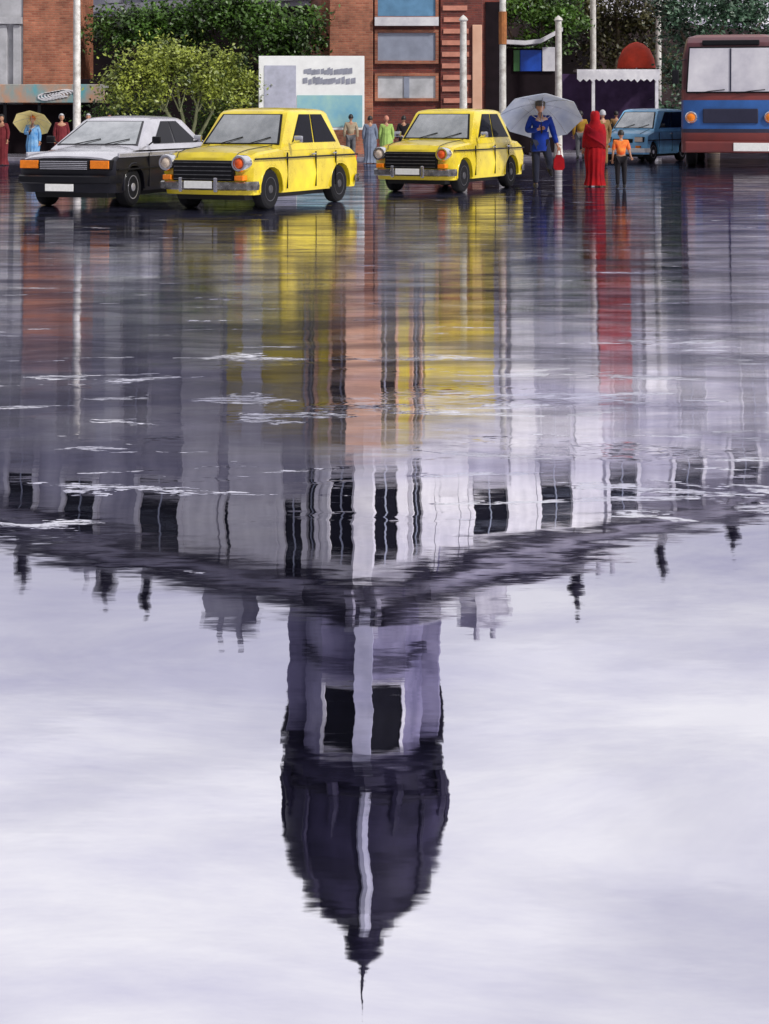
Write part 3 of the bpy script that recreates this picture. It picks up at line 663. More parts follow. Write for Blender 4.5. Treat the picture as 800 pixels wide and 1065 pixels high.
# ------------------------------------------------------------------ cars
def arch(cx, r, z, n=9):
    """points over a wheel arch, from front to rear along the lower edge"""
    pts = []
    a0 = math.asin(min(1, max(-1, (z - WR) / r)))
    for i in range(n + 1):
        a = a0 + (math.pi - 2 * a0) * i / n
        pts.append((cx + r * math.cos(a), WR + r * math.sin(a)))
    return pts
WR = .31
def car(name, label, loc, rz, sp, group):
    root = thing(name, label, sp['cat'], loc, rz, group, sp.get('scale', 1.0))
    Lh, Wd = sp['L'] / 2, sp['W']
    fa, ra = sp['axles']
    zb = .24
    top = sp['top']               # from the front bottom, up, over the bonnet, back and down to the rear bottom
    low = arch(ra, .37, zb)[::-1] ; lf = arch(fa, .37, zb)[::-1]
    outline = top + low + lf      # bottom edge runs rear -> front
    st_ = [-1, -.97, -.9, -.75, -.5, -.2, .2, .5, .75, .9, .97, 1]
    zmax = max(z for _, z in top)
    rings = []
    for t in st_:
        rg = []
        for (x_, z_) in outline:
            f_ = abs(t)
            edge = sp.get('plan', .10) * f_ ** 4
            xx = x_ - edge * max(0, (x_ - Lh + .5) / .5) if x_ > Lh - .5 else (x_ + edge * max(0, (-x_ - Lh + .4) / .4) if x_ < -Lh + .4 else x_)
            zz = z_ - (.075 * f_ ** 6 + .02 * f_ ** 2) * max(0, (z_ - .55) / (zmax - .55)) if z_ > .55 else z_
            yy = t * Wd / 2
            # slight tumblehome: sides pulled in at the sill
            if f_ > .9: yy *= 1 - .045 * max(0, (.5 - z_) / .3) if z_ < .5 else 1 - .05 * max(0, (z_ - .6) / .35)
            rg.append((xx, yy, zz))
        rings.append(rg)
    b = MB(); b.loft(rings); b.build('body', sp['body'], root, 32)
    # dark underside block joining the wheels
    part_box('chassis', M_under, root, -Lh + .25, Lh - .25, -Wd / 2 + .2, Wd / 2 - .2, .16, .5)
    # cabin
    bz, tz_ = sp['cab_z']; (bf, br), (tf, tr) = sp['cab_bot'], sp['cab_top']; wb, wt = Wd / 2 - .05, Wd / 2 - sp.get('tumble', .2)
    def sec(v, ins=0.0, dz=0.0):
        f0 = bf + (tf - bf) * v - ins; r0 = br + (tr - br) * v + ins; ww = wb + (wt - wb) * v - ins; z_ = bz + (tz_ - bz) * v + dz
        c = .15
        q = []
        for (sx_, sy_) in ((1, 1), (-1, 1), (-1, -1), (1, -1)):
            ex = f0 if sx_ > 0 else r0
            q1 = (ex - sx_ * c, sy_ * ww, z_); q2 = (ex - sx_ * .02, sy_ * (ww - .02), z_); q3 = (ex, sy_ * (ww - c), z_)
            q += [q3, q2, q1] if (sx_ * sy_ > 0) else [q1, q2, q3]
        return q
    vt = .88
    b = MB(); b.loft([sec(-.12), sec(0), sec(vt), sec(.955, .018), sec(.99, .06), sec(1.0, .14, .01), sec(1.0, .4, .03)]); b.build('cabin', sp['cab_mat'], root, 38)
    # panes lie on the cabin's faces
    def face(side):
        def P(u, v):
            f0 = bf + (tf - bf) * v; r0 = br + (tr - br) * v; ww = wb + (wt - wb) * v; z_ = bz + (tz_ - bz) * v
            if side == 'front': return Vector((f0, -ww + 2 * ww * u, z_))
            if side == 'rear': return Vector((r0, ww - 2 * ww * u, z_))
            if side == 'left': return Vector((f0 + (r0 - f0) * u, ww, z_))
            return Vector((f0 + (r0 - f0) * u, -ww, z_))
        n_ = (P(1, 0) - P(0, 0)).cross(P(0, 1) - P(0, 0)).normalized()
        ctr = P(.5, .5) - Vector(((bf + br) / 2, 0, P(.5, .5).z))
        if n_.dot(ctr) < 0: n_ = -n_
        return P, n_
    def pane(side, poly, m, trim, name):
        P, n_ = face(side)
        cu = sum(u for u, v in poly) / len(poly); cv = sum(v for u, v in poly) / len(poly)
        ou = [P(cu + (u - cu) * 1.05 + (.006 if u > cu else -.006), cv + (v - cv) * 1.07) + n_ * .004 for u, v in poly]
        b = MB(); b.prism([p_ - n_ * .02 for p_ in ou], n_ * .022); fr = b.build(name, trim, root)
        b = MB(); b.prism([P(u, v) - n_ * .01 for u, v in poly], n_ * .02); b.build('pane', m, fr)
    pane('front', [(.06, .07), (.94, .07), (.90, .84), (.10, .84)], M_wind, sp['trim'], 'windscreen')
    pane('rear', [(.08, .1), (.92, .1), (.86, .82), (.14, .82)], M_sideglass, sp['trim'], 'rear_window')
    for side in ('left', 'right'):
        for poly in sp['side_win']: pane(side, poly, M_sideglass, sp['trim'], 'window')
    # wheels
    for ax in (fa, ra):
        for s_ in (1, -1):
            mt = Matrix.Translation((ax, s_ * (Wd / 2 - .12), WR)) @ Matrix.Rotation(R(-90 * s_), 4, 'X')
            b = MB(); b.lathe([(.17, -.09), (WR - .04, -.095), (WR - .01, -.075), (WR, -.04), (WR, .04), (WR - .01, .075), (WR - .04, .095), (.19, .09)], 28)
            wh = b.build('wheel', M_rubber, root, 35, mt)
            b = MB(); b.lathe([(.19, .07), (.185, .092), (.15, .085), (.13, .06), (.075, .07), (.06, .1), (.02, .105)], 24); b.build('hubcap', sp['hub'], wh, 35)
    for ax in (fa, ra):
        for s_ in (1, -1):
            b = MB(); b.tube([(ax + .378 * math.cos(q), s_ * (Wd / 2 - .012 - .02 * max(0, math.sin(q)) * .5), WR + .378 * math.sin(q)) for q in [R(-6 + 192 * i / 14) for i in range(15)]], .018, 6); b.build('wheel_arch', sp['body'], root, 60)
    b = MB()
    for s_ in (1, -1): b.tube([(x_, s_ * (.50 + .02 * i), z_ - .008) for i, (x_, z_) in enumerate([p_ for p_ in top if p_[0] > .7 and p_[1] > .79])], .006, 5)
    b.build('bonnet_gap', M_black, root)
    zf = sp['nose']
    xf = Lh - .02
    # front
    gx = sp['grille']                       # half width, z0, z1
    b = MB(); b.box(xf - .1, xf + .03, -gx[0], gx[0], gx[1], gx[2], bevel=.015); gr = b.build('grille', M_black, root)
    b = MB()
    nb = 5
    for i in range(nb):
        z_ = gx[1] + (gx[2] - gx[1]) * (i + .5) / nb; b.box(xf + .031, xf + .042, -gx[0] * .95, gx[0] * .95, z_ - .006, z_ + .006)
    b.build('grille_bar', sp['bar'], gr)
    for s_ in (1, -1):
        hy = sp['lamp'][0] * s_; hzz = sp['lamp'][1]
        if sp['lamp_round']:
            r_ = sp['lamp'][2]; mt = Matrix.Translation((xf - .06, hy, hzz)) @ Matrix.Rotation(R(90), 4, 'Y')
            b = MB(); b.lathe([(r_ + .035, -.08), (r_ + .04, .10), (r_ + .028, .125), (r_ + .003, .125), (r_ + .001, .09)], 24); hl = b.build('headlight', M_chrome, root, 35, mt)
            b = MB(); b.lathe([(r_, .085), (r_ * .8, .115), (r_ * .4, .135), (0, .14)], 24); b.build('lens', M_orange if s_ > 0 else M_lens, hl, 50)
        else:
            w_, h_ = sp['lamp'][2:4]
            b = MB(); b.box(xf - .16, xf + .015 - .02, hy - w_ / 2, hy + w_ / 2, hzz - h_ / 2, hzz + h_ / 2, bevel=.012); hl = b.build('headlight', M_black, root)
            b = MB(); b.box(xf - .004, xf + .022, hy - w_ / 2 + .012, hy + w_ / 2 - .012, hzz - h_ / 2 + .012, hzz + h_ / 2 - .012, bevel=.008); b.build('lens', sp['lens'], hl)
        ty = sp['turn'][0] * s_; tz2 = sp['turn'][1]
        b = MB(); b.box(xf - .1, xf + .045, ty - .075, ty + .075, tz2 - .04, tz2 + .04, bevel=.012); b.build('turn_signal', M_amber, root)
    bz0 = sp['bumper']
    def bump(name, sgn):
        pts = [(sgn * (Lh - .28), sgn * -Wd / 2 * 1.03, bz0), (sgn * (Lh - .03), -sgn * Wd / 2 * .95, bz0), (sgn * (Lh + .09), -sgn * Wd / 2 * .6, bz0), (sgn * (Lh + .11), 0, bz0), (sgn * (Lh + .09), sgn * Wd / 2 * .6, bz0), (sgn * (Lh - .03), sgn * Wd / 2 * .95, bz0), (sgn * (Lh - .28), sgn * Wd / 2 * 1.03, bz0)]
        b = MB(); b.loft([[(x_, y_, z_ - .065), (x_ + .03 * sgn, y_, z_ - .045), (x_ + .035 * sgn, y_, z_ + .045), (x_, y_, z_ + .065), (x_ - .03 * sgn, y_, z_)] for x_, y_, z_ in pts]); return b.build(name, sp['bump_mat'], root, 40)
    fbm = bump('front_bumper', 1); bump('rear_bumper', -1)
    if sp.get('over'):
        for s_ in (.3, -.3):
            b = MB(); b.box(Lh + .12, Lh + .17, s_ - .03, s_ + .03, bz0 - .09, bz0 + .13, bevel=.015); b.build('overrider', M_chrome, fbm)
    pz = sp['plate']
    b = MB(); b.box(Lh + .148, Lh + .16, -.24, .24, pz - .055, pz + .055, bevel=.004); b.build('number_plate', M_plate, root)
    # trims, handles, mirrors, wipers, door gaps
    for s_ in (1, -1):
        yb = s_ * Wd / 2
        b = MB(); b.box(-Lh + .15, Lh - .2, yb - .006, yb + .012, sp['strip'] - .012, sp['strip'] + .012) ; b.build('side_moulding', sp['strip_mat'], root)
        b = MB()
        for dx in sp['doors']: b.box(dx - .004, dx + .004, yb - .02, yb + .0035, .3, bz - .10)
        b.build('door_gap', M_black, root)
        for dx in sp['handles']:
            b = MB(); b.box(dx - .07, dx + .07, yb - .01, yb + .035, bz - .15, bz - .125, bevel=.008); b.build('door_handle', M_chrome, root)
        b = MB(); b.tube([(bf - .28, s_ * (wb + .02), bz + .02), (bf - .25, s_ * (wb + .13), bz + .09)], .012, 6); b.box(bf - .28, bf - .21, s_ * (wb + .17) - .07, s_ * (wb + .17) + .07, bz + .05, bz + .16, bevel=.02); b.build('mirror', sp['mirror'], root, 30)
        P, n_ = face('front')
        u_ = .25 if s_ > 0 else .6
        b = MB(); b.tube([P(u_, .02) + n_ * .03, P(u_ + .25, .22) + n_ * .02], .008, 5); b.build('wiper', M_black, root)
        b = MB(); b.box(-Lh - .03, -Lh + .06, s_ * Wd * .38 - .09, s_ * Wd * .38 + .09, .62, .76, bevel=.01); b.build('tail_light', M_orange, root)
    return root

taxi_sp = dict(cat='taxi', L=4.0, W=1.56, axles=(1.24, -1.2), body=M_yellow, cab_mat=M_yellow, trim=M_black, hub=M_dullmetal, bar=M_dullmetal,
    top=[(1.90, .24), (1.97, .42), (1.96, .62), (1.92, .80), (1.84, .88), (1.6, .925), (.8, .985), (-1.2, .985), (-1.7, .95), (-1.9, .88), (-1.98, .66), (-1.95, .42), (-1.88, .24)],
    cab_z=(.96, 1.53), cab_bot=(.84, -1.32), cab_top=(.36, -.98), tumble=.17,
    side_win=[[(.17, .10), (.50, .10), (.50, .84), (.265, .84)], [(.545, .10), (.90, .10), (.80, .84), (.545, .84)]],
    nose=.9, grille=(.52, .45, .76), lamp=(.63, .72, .088), lamp_round=True, turn=(.62, .50), bumper=.38, bump_mat=M_bumper, over=True, plate=.40,
    strip=.78, strip_mat=M_black, doors=(.72, -.28, -1.02), handles=(-.15, -.92), mirror=M_chrome, plan=.14)
a1 = R(-90 - 24)
t1 = car('yellow_taxi', 'yellow taxi in the front row between the silver car and the billboard', (X(276, 27.9), 27.9, 0), a1, taxi_sp, 'yellow taxis')
t2 = copy_tree(t1)
t2.location = (X(471, 33.6), 33.6, 0); t2.rotation_euler.z = R(-90 - 25)
t2['label'] = 'yellow taxi farther back, parked in front of the brick building'
sed_sp = dict(cat='car', L=4.25, W=1.64, axles=(1.32, -1.28), body=M_carblack, cab_mat=M_silver, trim=M_carblack, hub=M_silver, bar=M_silver,
    top=[(2.0, .24), (2.09, .40), (2.1, .62), (2.05, .78), (1.95, .83), (1.5, .88), (.95, .94), (-1.35, .98), (-1.85, .96), (-2.05, .90), (-2.11, .66), (-2.06, .40), (-1.98, .24)],
    cab_z=(.94, 1.40), cab_bot=(1.02, -1.62), cab_top=(.22, -.98), tumble=.24,
    side_win=[[(.20, .10), (.50, .10), (.50, .84), (.32, .84)], [(.535, .10), (.88, .10), (.74, .84), (.535, .84)]],
    nose=.85, grille=(.42, .60, .74), lamp=(.60, .68, .34, .15), lamp_round=False, lens=M_amber, turn=(.58, .44), bumper=.45, bump_mat=M_black, over=False, plate=.33,
    strip=.60, strip_mat=M_black, doors=(.78, -.28, -1.12), handles=(-.15, -1.0), mirror=M_black, plan=.12)
s1 = car('silver_sedan', 'silver roofed saloon with black sides and orange lamps at the left end of the row', (X(129, 28.7), 28.7, 0), R(-90 - 17), sed_sp, 'cars on the street')
# silver bonnet and shoulders on the black lower body
b = MB()
bon = [(2.07, .80), (1.95, .845), (1.5, .893), (.98, .953)]
b.loft([[(x_ - .05 * abs(t) ** 3, t * .74, z_ - .02 * t * t - .075 * abs(t * .9) ** 6 + .008) for t in (-1, -.8, -.5, 0, .5, .8, 1)] + [(x_ - .05 * abs(t) ** 3, t * .74, z_ - .02 * t * t - .075 * abs(t * .9) ** 6 - .02) for t in (1, .8, .5, 0, -.5, -.8, -1)] for x_, z_ in bon])
b.build('bonnet', M_silver, s1, 30)
for s_ in (1, -1):
    b = MB(); b.box(-1.95, 1.85, s_ * .79 - .02, s_ * .79 + .022, .78, .86, bevel=.015); b.build('shoulder_panel', M_silver, s1)
hat_sp = dict(cat='car', L=3.5, W=1.5, axles=(1.12, -1.05), body=M_carblue, cab_mat=M_carblue, trim=M_black, hub=M_silver, bar=M_black,
    top=[(1.66, .24), (1.73, .40), (1.73, .62), (1.68, .78), (1.6, .86), (1.2, .95), (.95, 1.0), (-1.4, 1.02), (-1.62, .98), (-1.73, .7), (-1.71, .40), (-1.64, .24)],
    cab_z=(.98, 1.58), cab_bot=(1.0, -1.66), cab_top=(.42, -1.42), tumble=.17,
    side_win=[[(.14, .10), (.44, .10), (.44, .84), (.24, .84)], [(.475, .10), (.90, .10), (.86, .84), (.475, .84)]],
    nose=.85, grille=(.32, .58, .70), lamp=(.52, .68, .28, .16), lamp_round=False, lens=M_lens, turn=(.5, .46), bumper=.36, bump_mat=M_plate, over=False, plate=.38,
    strip=.66, strip_mat=M_black, doors=(.75, -.2, -1.0), handles=(-.1, -.9), mirror=M_black, plan=.14)
car('blue_hatchback', 'pale blue hatchback farther off, parked left of the bus', (X(673, 53), 53, 0), R(-90 - 33), hat_sp, 'cars on the street')

# ------------------------------------------------------------------ bus
M_busred = mat('bus_red', (.20, .035, .03), .35, 0, .3, 1.2, coat=.3, col2=(.12, .03, .03))
M_busblue = mat('bus_blue', (.02, .09, .30), .35, 0, .3, 1.2, coat=.3)
M_busdark = mat('bus_dark', (.02, .02, .045), .4)
DU = 46.0
bus = thing('city_bus', 'red and blue city bus at the right edge with a tall pale windscreen', 'bus', (X(760, DU), DU, 0), R(-13))
uz = lambda y: Z(y, DU)
hw = 1.3
prof = [(-.02, .42), (-.08, .8), (-.06, 1.2), (0, 1.9), (.14, 3.0), (.22, 3.35), (.45, 3.5)]
def busring(y_, z_, ins=0):
    c = .22; w_ = hw - ins
    return [(-w_, y_ + 9.4, z_), (-w_, y_ + c, z_), (-w_ + .06, y_ + .07, z_), (-w_ + c, y_, z_), (w_ - c, y_, z_), (w_ - .06, y_ + .07, z_), (w_, y_ + c, z_), (w_, y_ + 9.4, z_)]
def busband(name, m, z0, z1, out=0.0):
    def yat(z_):
        for (ya, za), (yb_, zb_) in zip(prof, prof[1:]):
            if za <= z_ <= zb_: return ya + (yb_ - ya) * (z_ - za) / (zb_ - za)
        return prof[-1][0]
    zs = [z0] + [z_ for _, z_ in prof if z0 < z_ < z1] + [z1]
    def ring(z_):
        return [(x_ * (1 + out / hw), y_ - out, z__) for x_, y_, z__ in busring(yat(z_), z_, .05 * max(0, (z_ - 2.9) / .5) * 2)]
    b = MB(); b.loft([ring(z_) for z_ in zs]); return b.build(name, m, bus, 35)
busband('lower_panel', M_busred, .40, uz(138)); busband('dark_band', M_busdark, uz(138) + .002, uz(134)); bb_ = busband('blue_band', M_busblue, uz(134) + .002, uz(104)); busband('red_band', M_busred, uz(104) + .002, uz(93)); busband('body', mat('bus_maroon', (.10, .03, .04), .4, 0, .3, 2), uz(93) + .002, 3.5)
b = MB(); b.loft([busring(.47, 3.501, .1), busring(.6, 3.58, .35)]); b.build('roof', M_busred, bus, 40)
b = MB(); b.prism([(-1.17, .0, 2.0), (1.17, .0, 2.0), (1.10, .15, 3.24), (-1.10, .15, 3.24)], (0, -.03, 0)); ws = b.build('windscreen', M_black, bus)
b = MB(); b.prism([(-1.13, -.026, 2.04), (1.13, -.026, 2.04), (1.07, .115, 3.20), (-1.07, .115, 3.20)], (0, -.02, 0)); b.build('pane', mat('bus_windscreen', (.82, .80, .84), .15, .25, .3, .8, col2=(.50, .48, .56)), ws)
b = MB(); b.prism([(-.02, -.05, 2.05), (.02, -.05, 2.05), (.02, .09, 3.19), (-.02, .09, 3.19)], (0, -.015, 0)); o = b.build('mullion', M_busdark, ws)
b = MB(); b.box(-.72, .72, -.10, -.03, uz(128), uz(113), bevel=.02); b.build('grille', M_busdark, bus)
for s_ in (1, -1):
    mt = Matrix.Translation((s_ * 1.03, -.055, uz(122))) @ Matrix.Rotation(R(90), 4, 'X')
    b = MB(); b.lathe([(.15, -.05), (.16, .04), (.14, .06), (.125, .03)], 20); hl = b.build('headlight', M_chrome, bus, 35, mt)
    b = MB(); b.lathe([(.125, .02), (.09, .055), (0, .07)], 20); b.build('lens', M_amber, hl, 50)
    b = MB(); b.tube([(s_ * 1.2, .15, 2.9), (s_ * 1.42, -.1, 2.85), (s_ * 1.44, -.12, 2.6)], .02, 6); b.box(s_ * 1.44 - .09, s_ * 1.44 + .09, -.16, -.09, 2.25, 2.62, bevel=.02); b.build('mirror', M_black, bus)
    for yy in (2.0, 7.2):
        mt = Matrix.Translation((s_ * 1.12, yy, .48)) @ Matrix.Rotation(R(90 * s_), 4, 'Y')
        b = MB(); b.lathe([(.25, -.14), (.44, -.14), (.48, -.1), (.48, .1), (.44, .14), (.25, .14)], 24); wh = b.build('wheel', M_rubber, bus, 35, mt)
        b = MB(); b.lathe([(.25, .1), (.22, .13), (.1, .08), (.02, .1)], 20); b.build('hub', M_silver, wh, 35)
b = MB(); b.box(-1.2, 1.2, -.2, -.05, .42, .72, bevel=.05); b.build('front_bumper', M_busred, bus)
for q in (-.9, .15):
    b = MB(); b.tube([(q, -.06, 1.99), (q + .35, -.055, 2.05), (q + .75, -.05, 2.09)], .011, 5); b.build('wiper', M_black, bus)
b = MB(); b.box(-.75, .75, .17, .24, 3.28, 3.42, bevel=.02); b.build('route_board', M_black, bus)
b = MB(); b.box(.08, 1.1, -.225, -.203, .46, .68, bevel=.01); b.build('bumper_panel', M_plate, bus)

# ------------------------------------------------------------------ people
M_skin = mat('brown_skin', (.40, .20, .12), .5, 0, .12, 8)
M_hair = mat('black_hair', (.012, .01, .01), .5)
M_greyhair = mat('grey_hair', (.42, .42, .45), .6)
M_shoe = mat('black_shoes', (.015, .014, .016), .4)
def skinned(verts, edges, roots, sub=1):
    """grow a surface round a stick figure; verts: (co, rx, ry)"""
    me = bpy.data.meshes.new('tmp'); me.from_pydata([v[0] for v in verts], edges, [])
    o = bpy.data.objects.new('tmp', me); C.objects.link(o)
    md = o.modifiers.new('s', 'SKIN'); md.use_smooth_shade = True
    if not me.skin_vertices: 
        bpy.context.view_layer.objects.active = o
    sv = me.skin_vertices[0].data
    for i, v in enumerate(verts): sv[i].radius = (v[1], v[2]); sv[i].use_root = i in roots
    m2 = o.modifiers.new('u', 'SUBSURF'); m2.levels = sub; m2.render_levels = sub
    dg = bpy.context.evaluated_depsgraph_get(); dg.update()
    ev = o.evaluated_get(dg); res = bpy.data.meshes.new_from_object(ev)
    bpy.data.objects.remove(o); bpy.data.meshes.remove(me)
    return res
def obj_from(me, name, m, parent):
    me.materials.clear(); me.materials.append(m); me.name = name
    for p_ in me.polygons: p_.use_smooth = True
    o = bpy.data.objects.new(name, me); C.objects.link(o); o.parent = parent
    return o
def head_into(bm, c, s=1.0, turn=0.0):
    """a head with face: local facing -y"""
    geom = bmesh.ops.create_uvsphere(bm, u_segments=20, v_segments=14, radius=1.0)
    rot = Matrix.Rotation(turn, 3, 'Z')
    for v in geom['verts']:
        p_ = v.co.copy()
        x_, y_, z_ = p_
        w_ = .076 * (1 - .22 * max(0, -z_) ** 1.5); dp = .098 * (1 - .12 * max(0, -z_)); hh = .118
        q = Vector((x_ * w_, y_ * dp, z_ * hh))
        if y_ < -.3:                                   # face
            k = max(0, 1 - (abs(x_) / .22) ** 2) * max(0, 1 - ((z_ + .12) / .28) ** 2); q.y -= .026 * k          # nose
            k = max(0, 1 - (abs(abs(x_) - .36) / .2) ** 2) * max(0, 1 - ((z_ - .08) / .16) ** 2); q.y += .012 * k   # eye sockets
            k = max(0, 1 - (abs(x_) / .3) ** 2) * max(0, 1 - ((z_ + .52) / .1) ** 2); q.y -= .008 * k             # lips
            k = max(0, 1 - (abs(x_) / .35) ** 2) * max(0, 1 - ((z_ + .82) / .2) ** 2); q.y -= .014 * k            # chin
        if abs(x_) > .9 and abs(z_) < .35: q.x *= 1.14  # ears
        v.co = rot @ (q * s) + Vector(c)
def person(label, loc, face_deg, height, P, outfit, group=None):
    """P: joints of a 1.7 m figure facing -y. outfit: dict of materials and extras"""
    root = thing('person', label, 'person', loc, R(face_deg), group, height / 1.7)
    V = {k: Vector(v) for k, v in P.items()}
    order = ['pelvis', 'spine', 'chest', 'neck', 'headb']
    verts = []; edges = []; idx = {}
    rad = dict(pelvis=(.125, .1), spine=(.115, .09), chest=(.135, .1), neck=(.052, .052), headb=(.05, .05), shoL=(.06, .06), shoR=(.06, .06), elbL=(.042, .042), elbR=(.042, .042), wriL=(.028, .028), wriR=(.028, .028),
               palL=(.034, .02), palR=(.034, .02), hipL=(.09, .09), hipR=(.09, .09), kneL=(.058, .058), kneR=(.058, .058), ankL=(.04, .04), ankR=(.04, .04), toeL=(.035, .03), toeR=(.035, .03))
    links = [('pelvis', 'spine'), ('spine', 'chest'), ('chest', 'neck'), ('neck', 'headb')]
    for s_ in 'LR': links += [('chest', 'sho' + s_), ('sho' + s_, 'elb' + s_), ('elb' + s_, 'wri' + s_), ('wri' + s_, 'pal' + s_), ('pelvis', 'hip' + s_), ('hip' + s_, 'kne' + s_), ('kne' + s_, 'ank' + s_), ('ank' + s_, 'toe' + s_)]
    def graph(links_, grow=0.0, only=None):
        vs, es, ix = [], [], {}
        for a, b_ in links_:
            for k in (a, b_):
                if k not in ix:
                    ix[k] = len(vs); r_ = rad[k]; vs.append((V[k], r_[0] + grow, r_[1] + grow))
            es.append((ix[a], ix[b_]))
        return vs, es, ix
    vs, es, ix = graph(links); roots = [ix['pelvis']]
    # five fingers per hand, each a short chain rooted in the palm
    for s_ in 'LR':
        wv, pv, ev_ = V['wri' + s_], V['pal' + s_], V['elb' + s_]
        fwd = (pv - wv).normalized(); side = fwd.cross(Vector((0, 1, 0)) if abs(fwd.y) < .8 else Vector((0, 0, 1))).normalized(); curl = side.cross(fwd)
        if curl.y > 0: curl = -curl
        for fi, (off, ln) in enumerate(((-.026, .06), (-.009, .072), (.009, .068), (.026, .054), (.034, .045))):
            base = pv - fwd * .02 + side * off if fi < 4 else wv + fwd * .02 + side * .02
            d1 = fwd if fi < 4 else (fwd * .6 + side * .8).normalized()
            i0 = len(vs)
            vs += [(base, .011, .011), (base + d1 * (.03 + ln * .5), .0095, .0095), (base + d1 * (.03 + ln * .8) + curl * ln * .35, .007, .007)]
            es += [(i0, i0 + 1), (i0 + 1, i0 + 2)]; roots.append(i0)
    me = skinned(vs, es, roots)
    bm = bmesh.new(); bm.from_mesh(me); hc = V['headb'] + Vector((0, -.015, .085)); head_into(bm, hc, 1.0, outfit.get('turn', 0)); bm.to_mesh(me); bm.free()
    obj_from(me, 'body', outfit.get('skin', M_skin), root)
    if outfit.get('hair'):
        bm = bmesh.new(); g = bmesh.ops.create_uvsphere(bm, u_segments=18, v_segments=12, radius=1)
        for v in list(g['verts']):
            if v.co.y < -.25 and v.co.z < .42 or v.co.z < -.45: bm.verts.remove(v)
        for v in bm.verts: v.co = Matrix.Rotation(outfit.get('turn', 0), 3, 'Z') @ Vector((v.co.x * .085, v.co.y * .107 + .006, v.co.z * .124 + .008)) + hc
        me = bpy.data.meshes.new('hair'); bm.to_mesh(me); bm.free(); o = obj_from(me, 'hair', outfit['hair'], root)
        sm = o.modifiers.new('t', 'SOLIDIFY'); sm.thickness = .012; sm.offset = 1
    if outfit.get('cap'):
        b = MB(); b.lathe([(.098, -.01), (.102, .03), (.095, .07), (.06, .095), (0, .1)], 18, Matrix.Translation(hc + Vector((0, .0, .035)))); b.box(-.07, .07, -.17, -.08, .022, .032, Matrix.Translation(hc), bevel=.004); b.build('cap', outfit['cap'], root, 40)
    tl = [('pelvis', 'spine'), ('spine', 'chest')]
    for s_ in 'LR': tl += [('chest', 'sho' + s_), ('sho' + s_, 'elb' + s_)] + ([('elb' + s_, 'wri' + s_)] if outfit.get('sleeves', True) else [])
    if outfit.get('shirt'):
        vs, es, ix = graph(tl, .024); obj_from(skinned(vs, es, [ix['pelvis']]), 'shirt', outfit['shirt'], root)
    if outfit.get('trousers'):
        ll = []
        for s_ in 'LR': ll += [('pelvis', 'hip' + s_), ('hip' + s_, 'kne' + s_), ('kne' + s_, 'ank' + s_)]
        vs, es, ix = graph(ll, .022); obj_from(skinned(vs, es, [ix['pelvis']]), 'trousers', outfit['trousers'], root)
    if outfit.get('coat'):                                       # skirt of a long coat / kurta
        z0 = outfit.get('coat_z', .72); pv = V['pelvis']
        rings = []
        for i in range(7):
            t = i / 6; z_ = 1.12 + (z0 - 1.12) * t
            rings.append([((.165 + .03 * t + .012 * math.sin(5 * a_ + t)) * math.cos(a_) + pv.x, (.125 + .045 * t + .012 * math.sin(4 * a_)) * math.sin(a_) + pv.y, z_ + .015 * math.sin(3 * a_) * t) for a_ in [k * 2 * math.pi / 24 for k in range(24)]])
        b = MB(); b.loft(rings); b.build('coat_skirt', outfit['coat'], root, 60)
    if outfit.get('robe'):                                       # floor length robe or sari with folds
        rings = []
        lean = outfit.get('lean', 0)
        for i in range(15):
            t = i / 14; z_ = 1.30 * (1 - t) + .03 * t
            rx = [.16, .19, .185, .18, .20, .215, .225, .22, .21, .20, .19, .185, .19, .21, .235][i]; ry = rx * .78
            rings.append([((rx + (.006 + .026 * t) * math.sin(9 * a_ + 2.6 * t) + .012 * math.sin(4 * a_ + 1 + 3 * t)) * math.cos(a_) + lean * t, (ry + (.004 + .016 * t) * math.sin(11 * a_ + t)) * math.sin(a_), z_) for a_ in [k * 2 * math.pi / 48 for k in range(48)]])
        b = MB(); b.loft(rings); b.build('robe', outfit['robe'], root, 60)
    if outfit.get('pallu'):                                      # loose end of the sari wrapped across the body
        rings = []
        for i in range(13):
            t = i / 12; a_ = R(40 + 250 * t); z_ = 1.30 - .62 * t
            rr = .235 + .02 * math.sin(9 * t)
            c_ = Vector((rr * math.cos(a_), rr * .80 * math.sin(a_), z_))
            wv = .10 + .05 * t
            rings.append([c_ + Vector((.012 * math.cos(a_), .012 * math.sin(a_), wv)), c_ + Vector((.03 * math.cos(a_), .03 * math.sin(a_), wv * .3)), c_ + Vector((.012 * math.cos(a_), .012 * math.sin(a_), -wv * .3)), c_ + Vector((.035 * math.cos(a_), .035 * math.sin(a_), -wv)), c_ + Vector((-.01 * math.cos(a_), -.01 * math.sin(a_), -wv)), c_ + Vector((-.02 * math.cos(a_), -.02 * math.sin(a_), wv))])
        b = MB(); b.loft(rings); b.build('pallu', outfit['pallu'], root, 50)
    if outfit.get('veil'):                                       # cloth over head and shoulders
        rings = []
        for (z_, rx, ry, dy) in ((.131, .02, .02, .01), (.125, .06, .07, .01), (.09, .095, .115, .012), (.02, .11, .13, .02), (-.08, .105, .125, .035), (-.16, .13, .12, .03), (-.22, .21, .15, .02), (-.32, .245, .17, .01), (-.5, .255, .185, .0), (-.7, .25, .19, .0)):
            rg = []
            for k in range(30):
                a_ = R(-90 + 28) + k * R(304) / 29 if z_ > -.15 else R(-90 + 8) + k * R(344) / 29
                rg.append((hc.x + rx * math.cos(a_) * (1 + .04 * math.sin(7 * a_)), hc.y + dy + ry * math.sin(a_), hc.z + z_ + .01 * math.sin(5 * a_)))
            rings.append(rg)
        b = MB(); b.loft(rings, closed_ring=False, cap=False); o = b.build('veil', outfit['veil'], root, 60)
        sm = o.modifiers.new('t', 'SOLIDIFY'); sm.thickness = .012
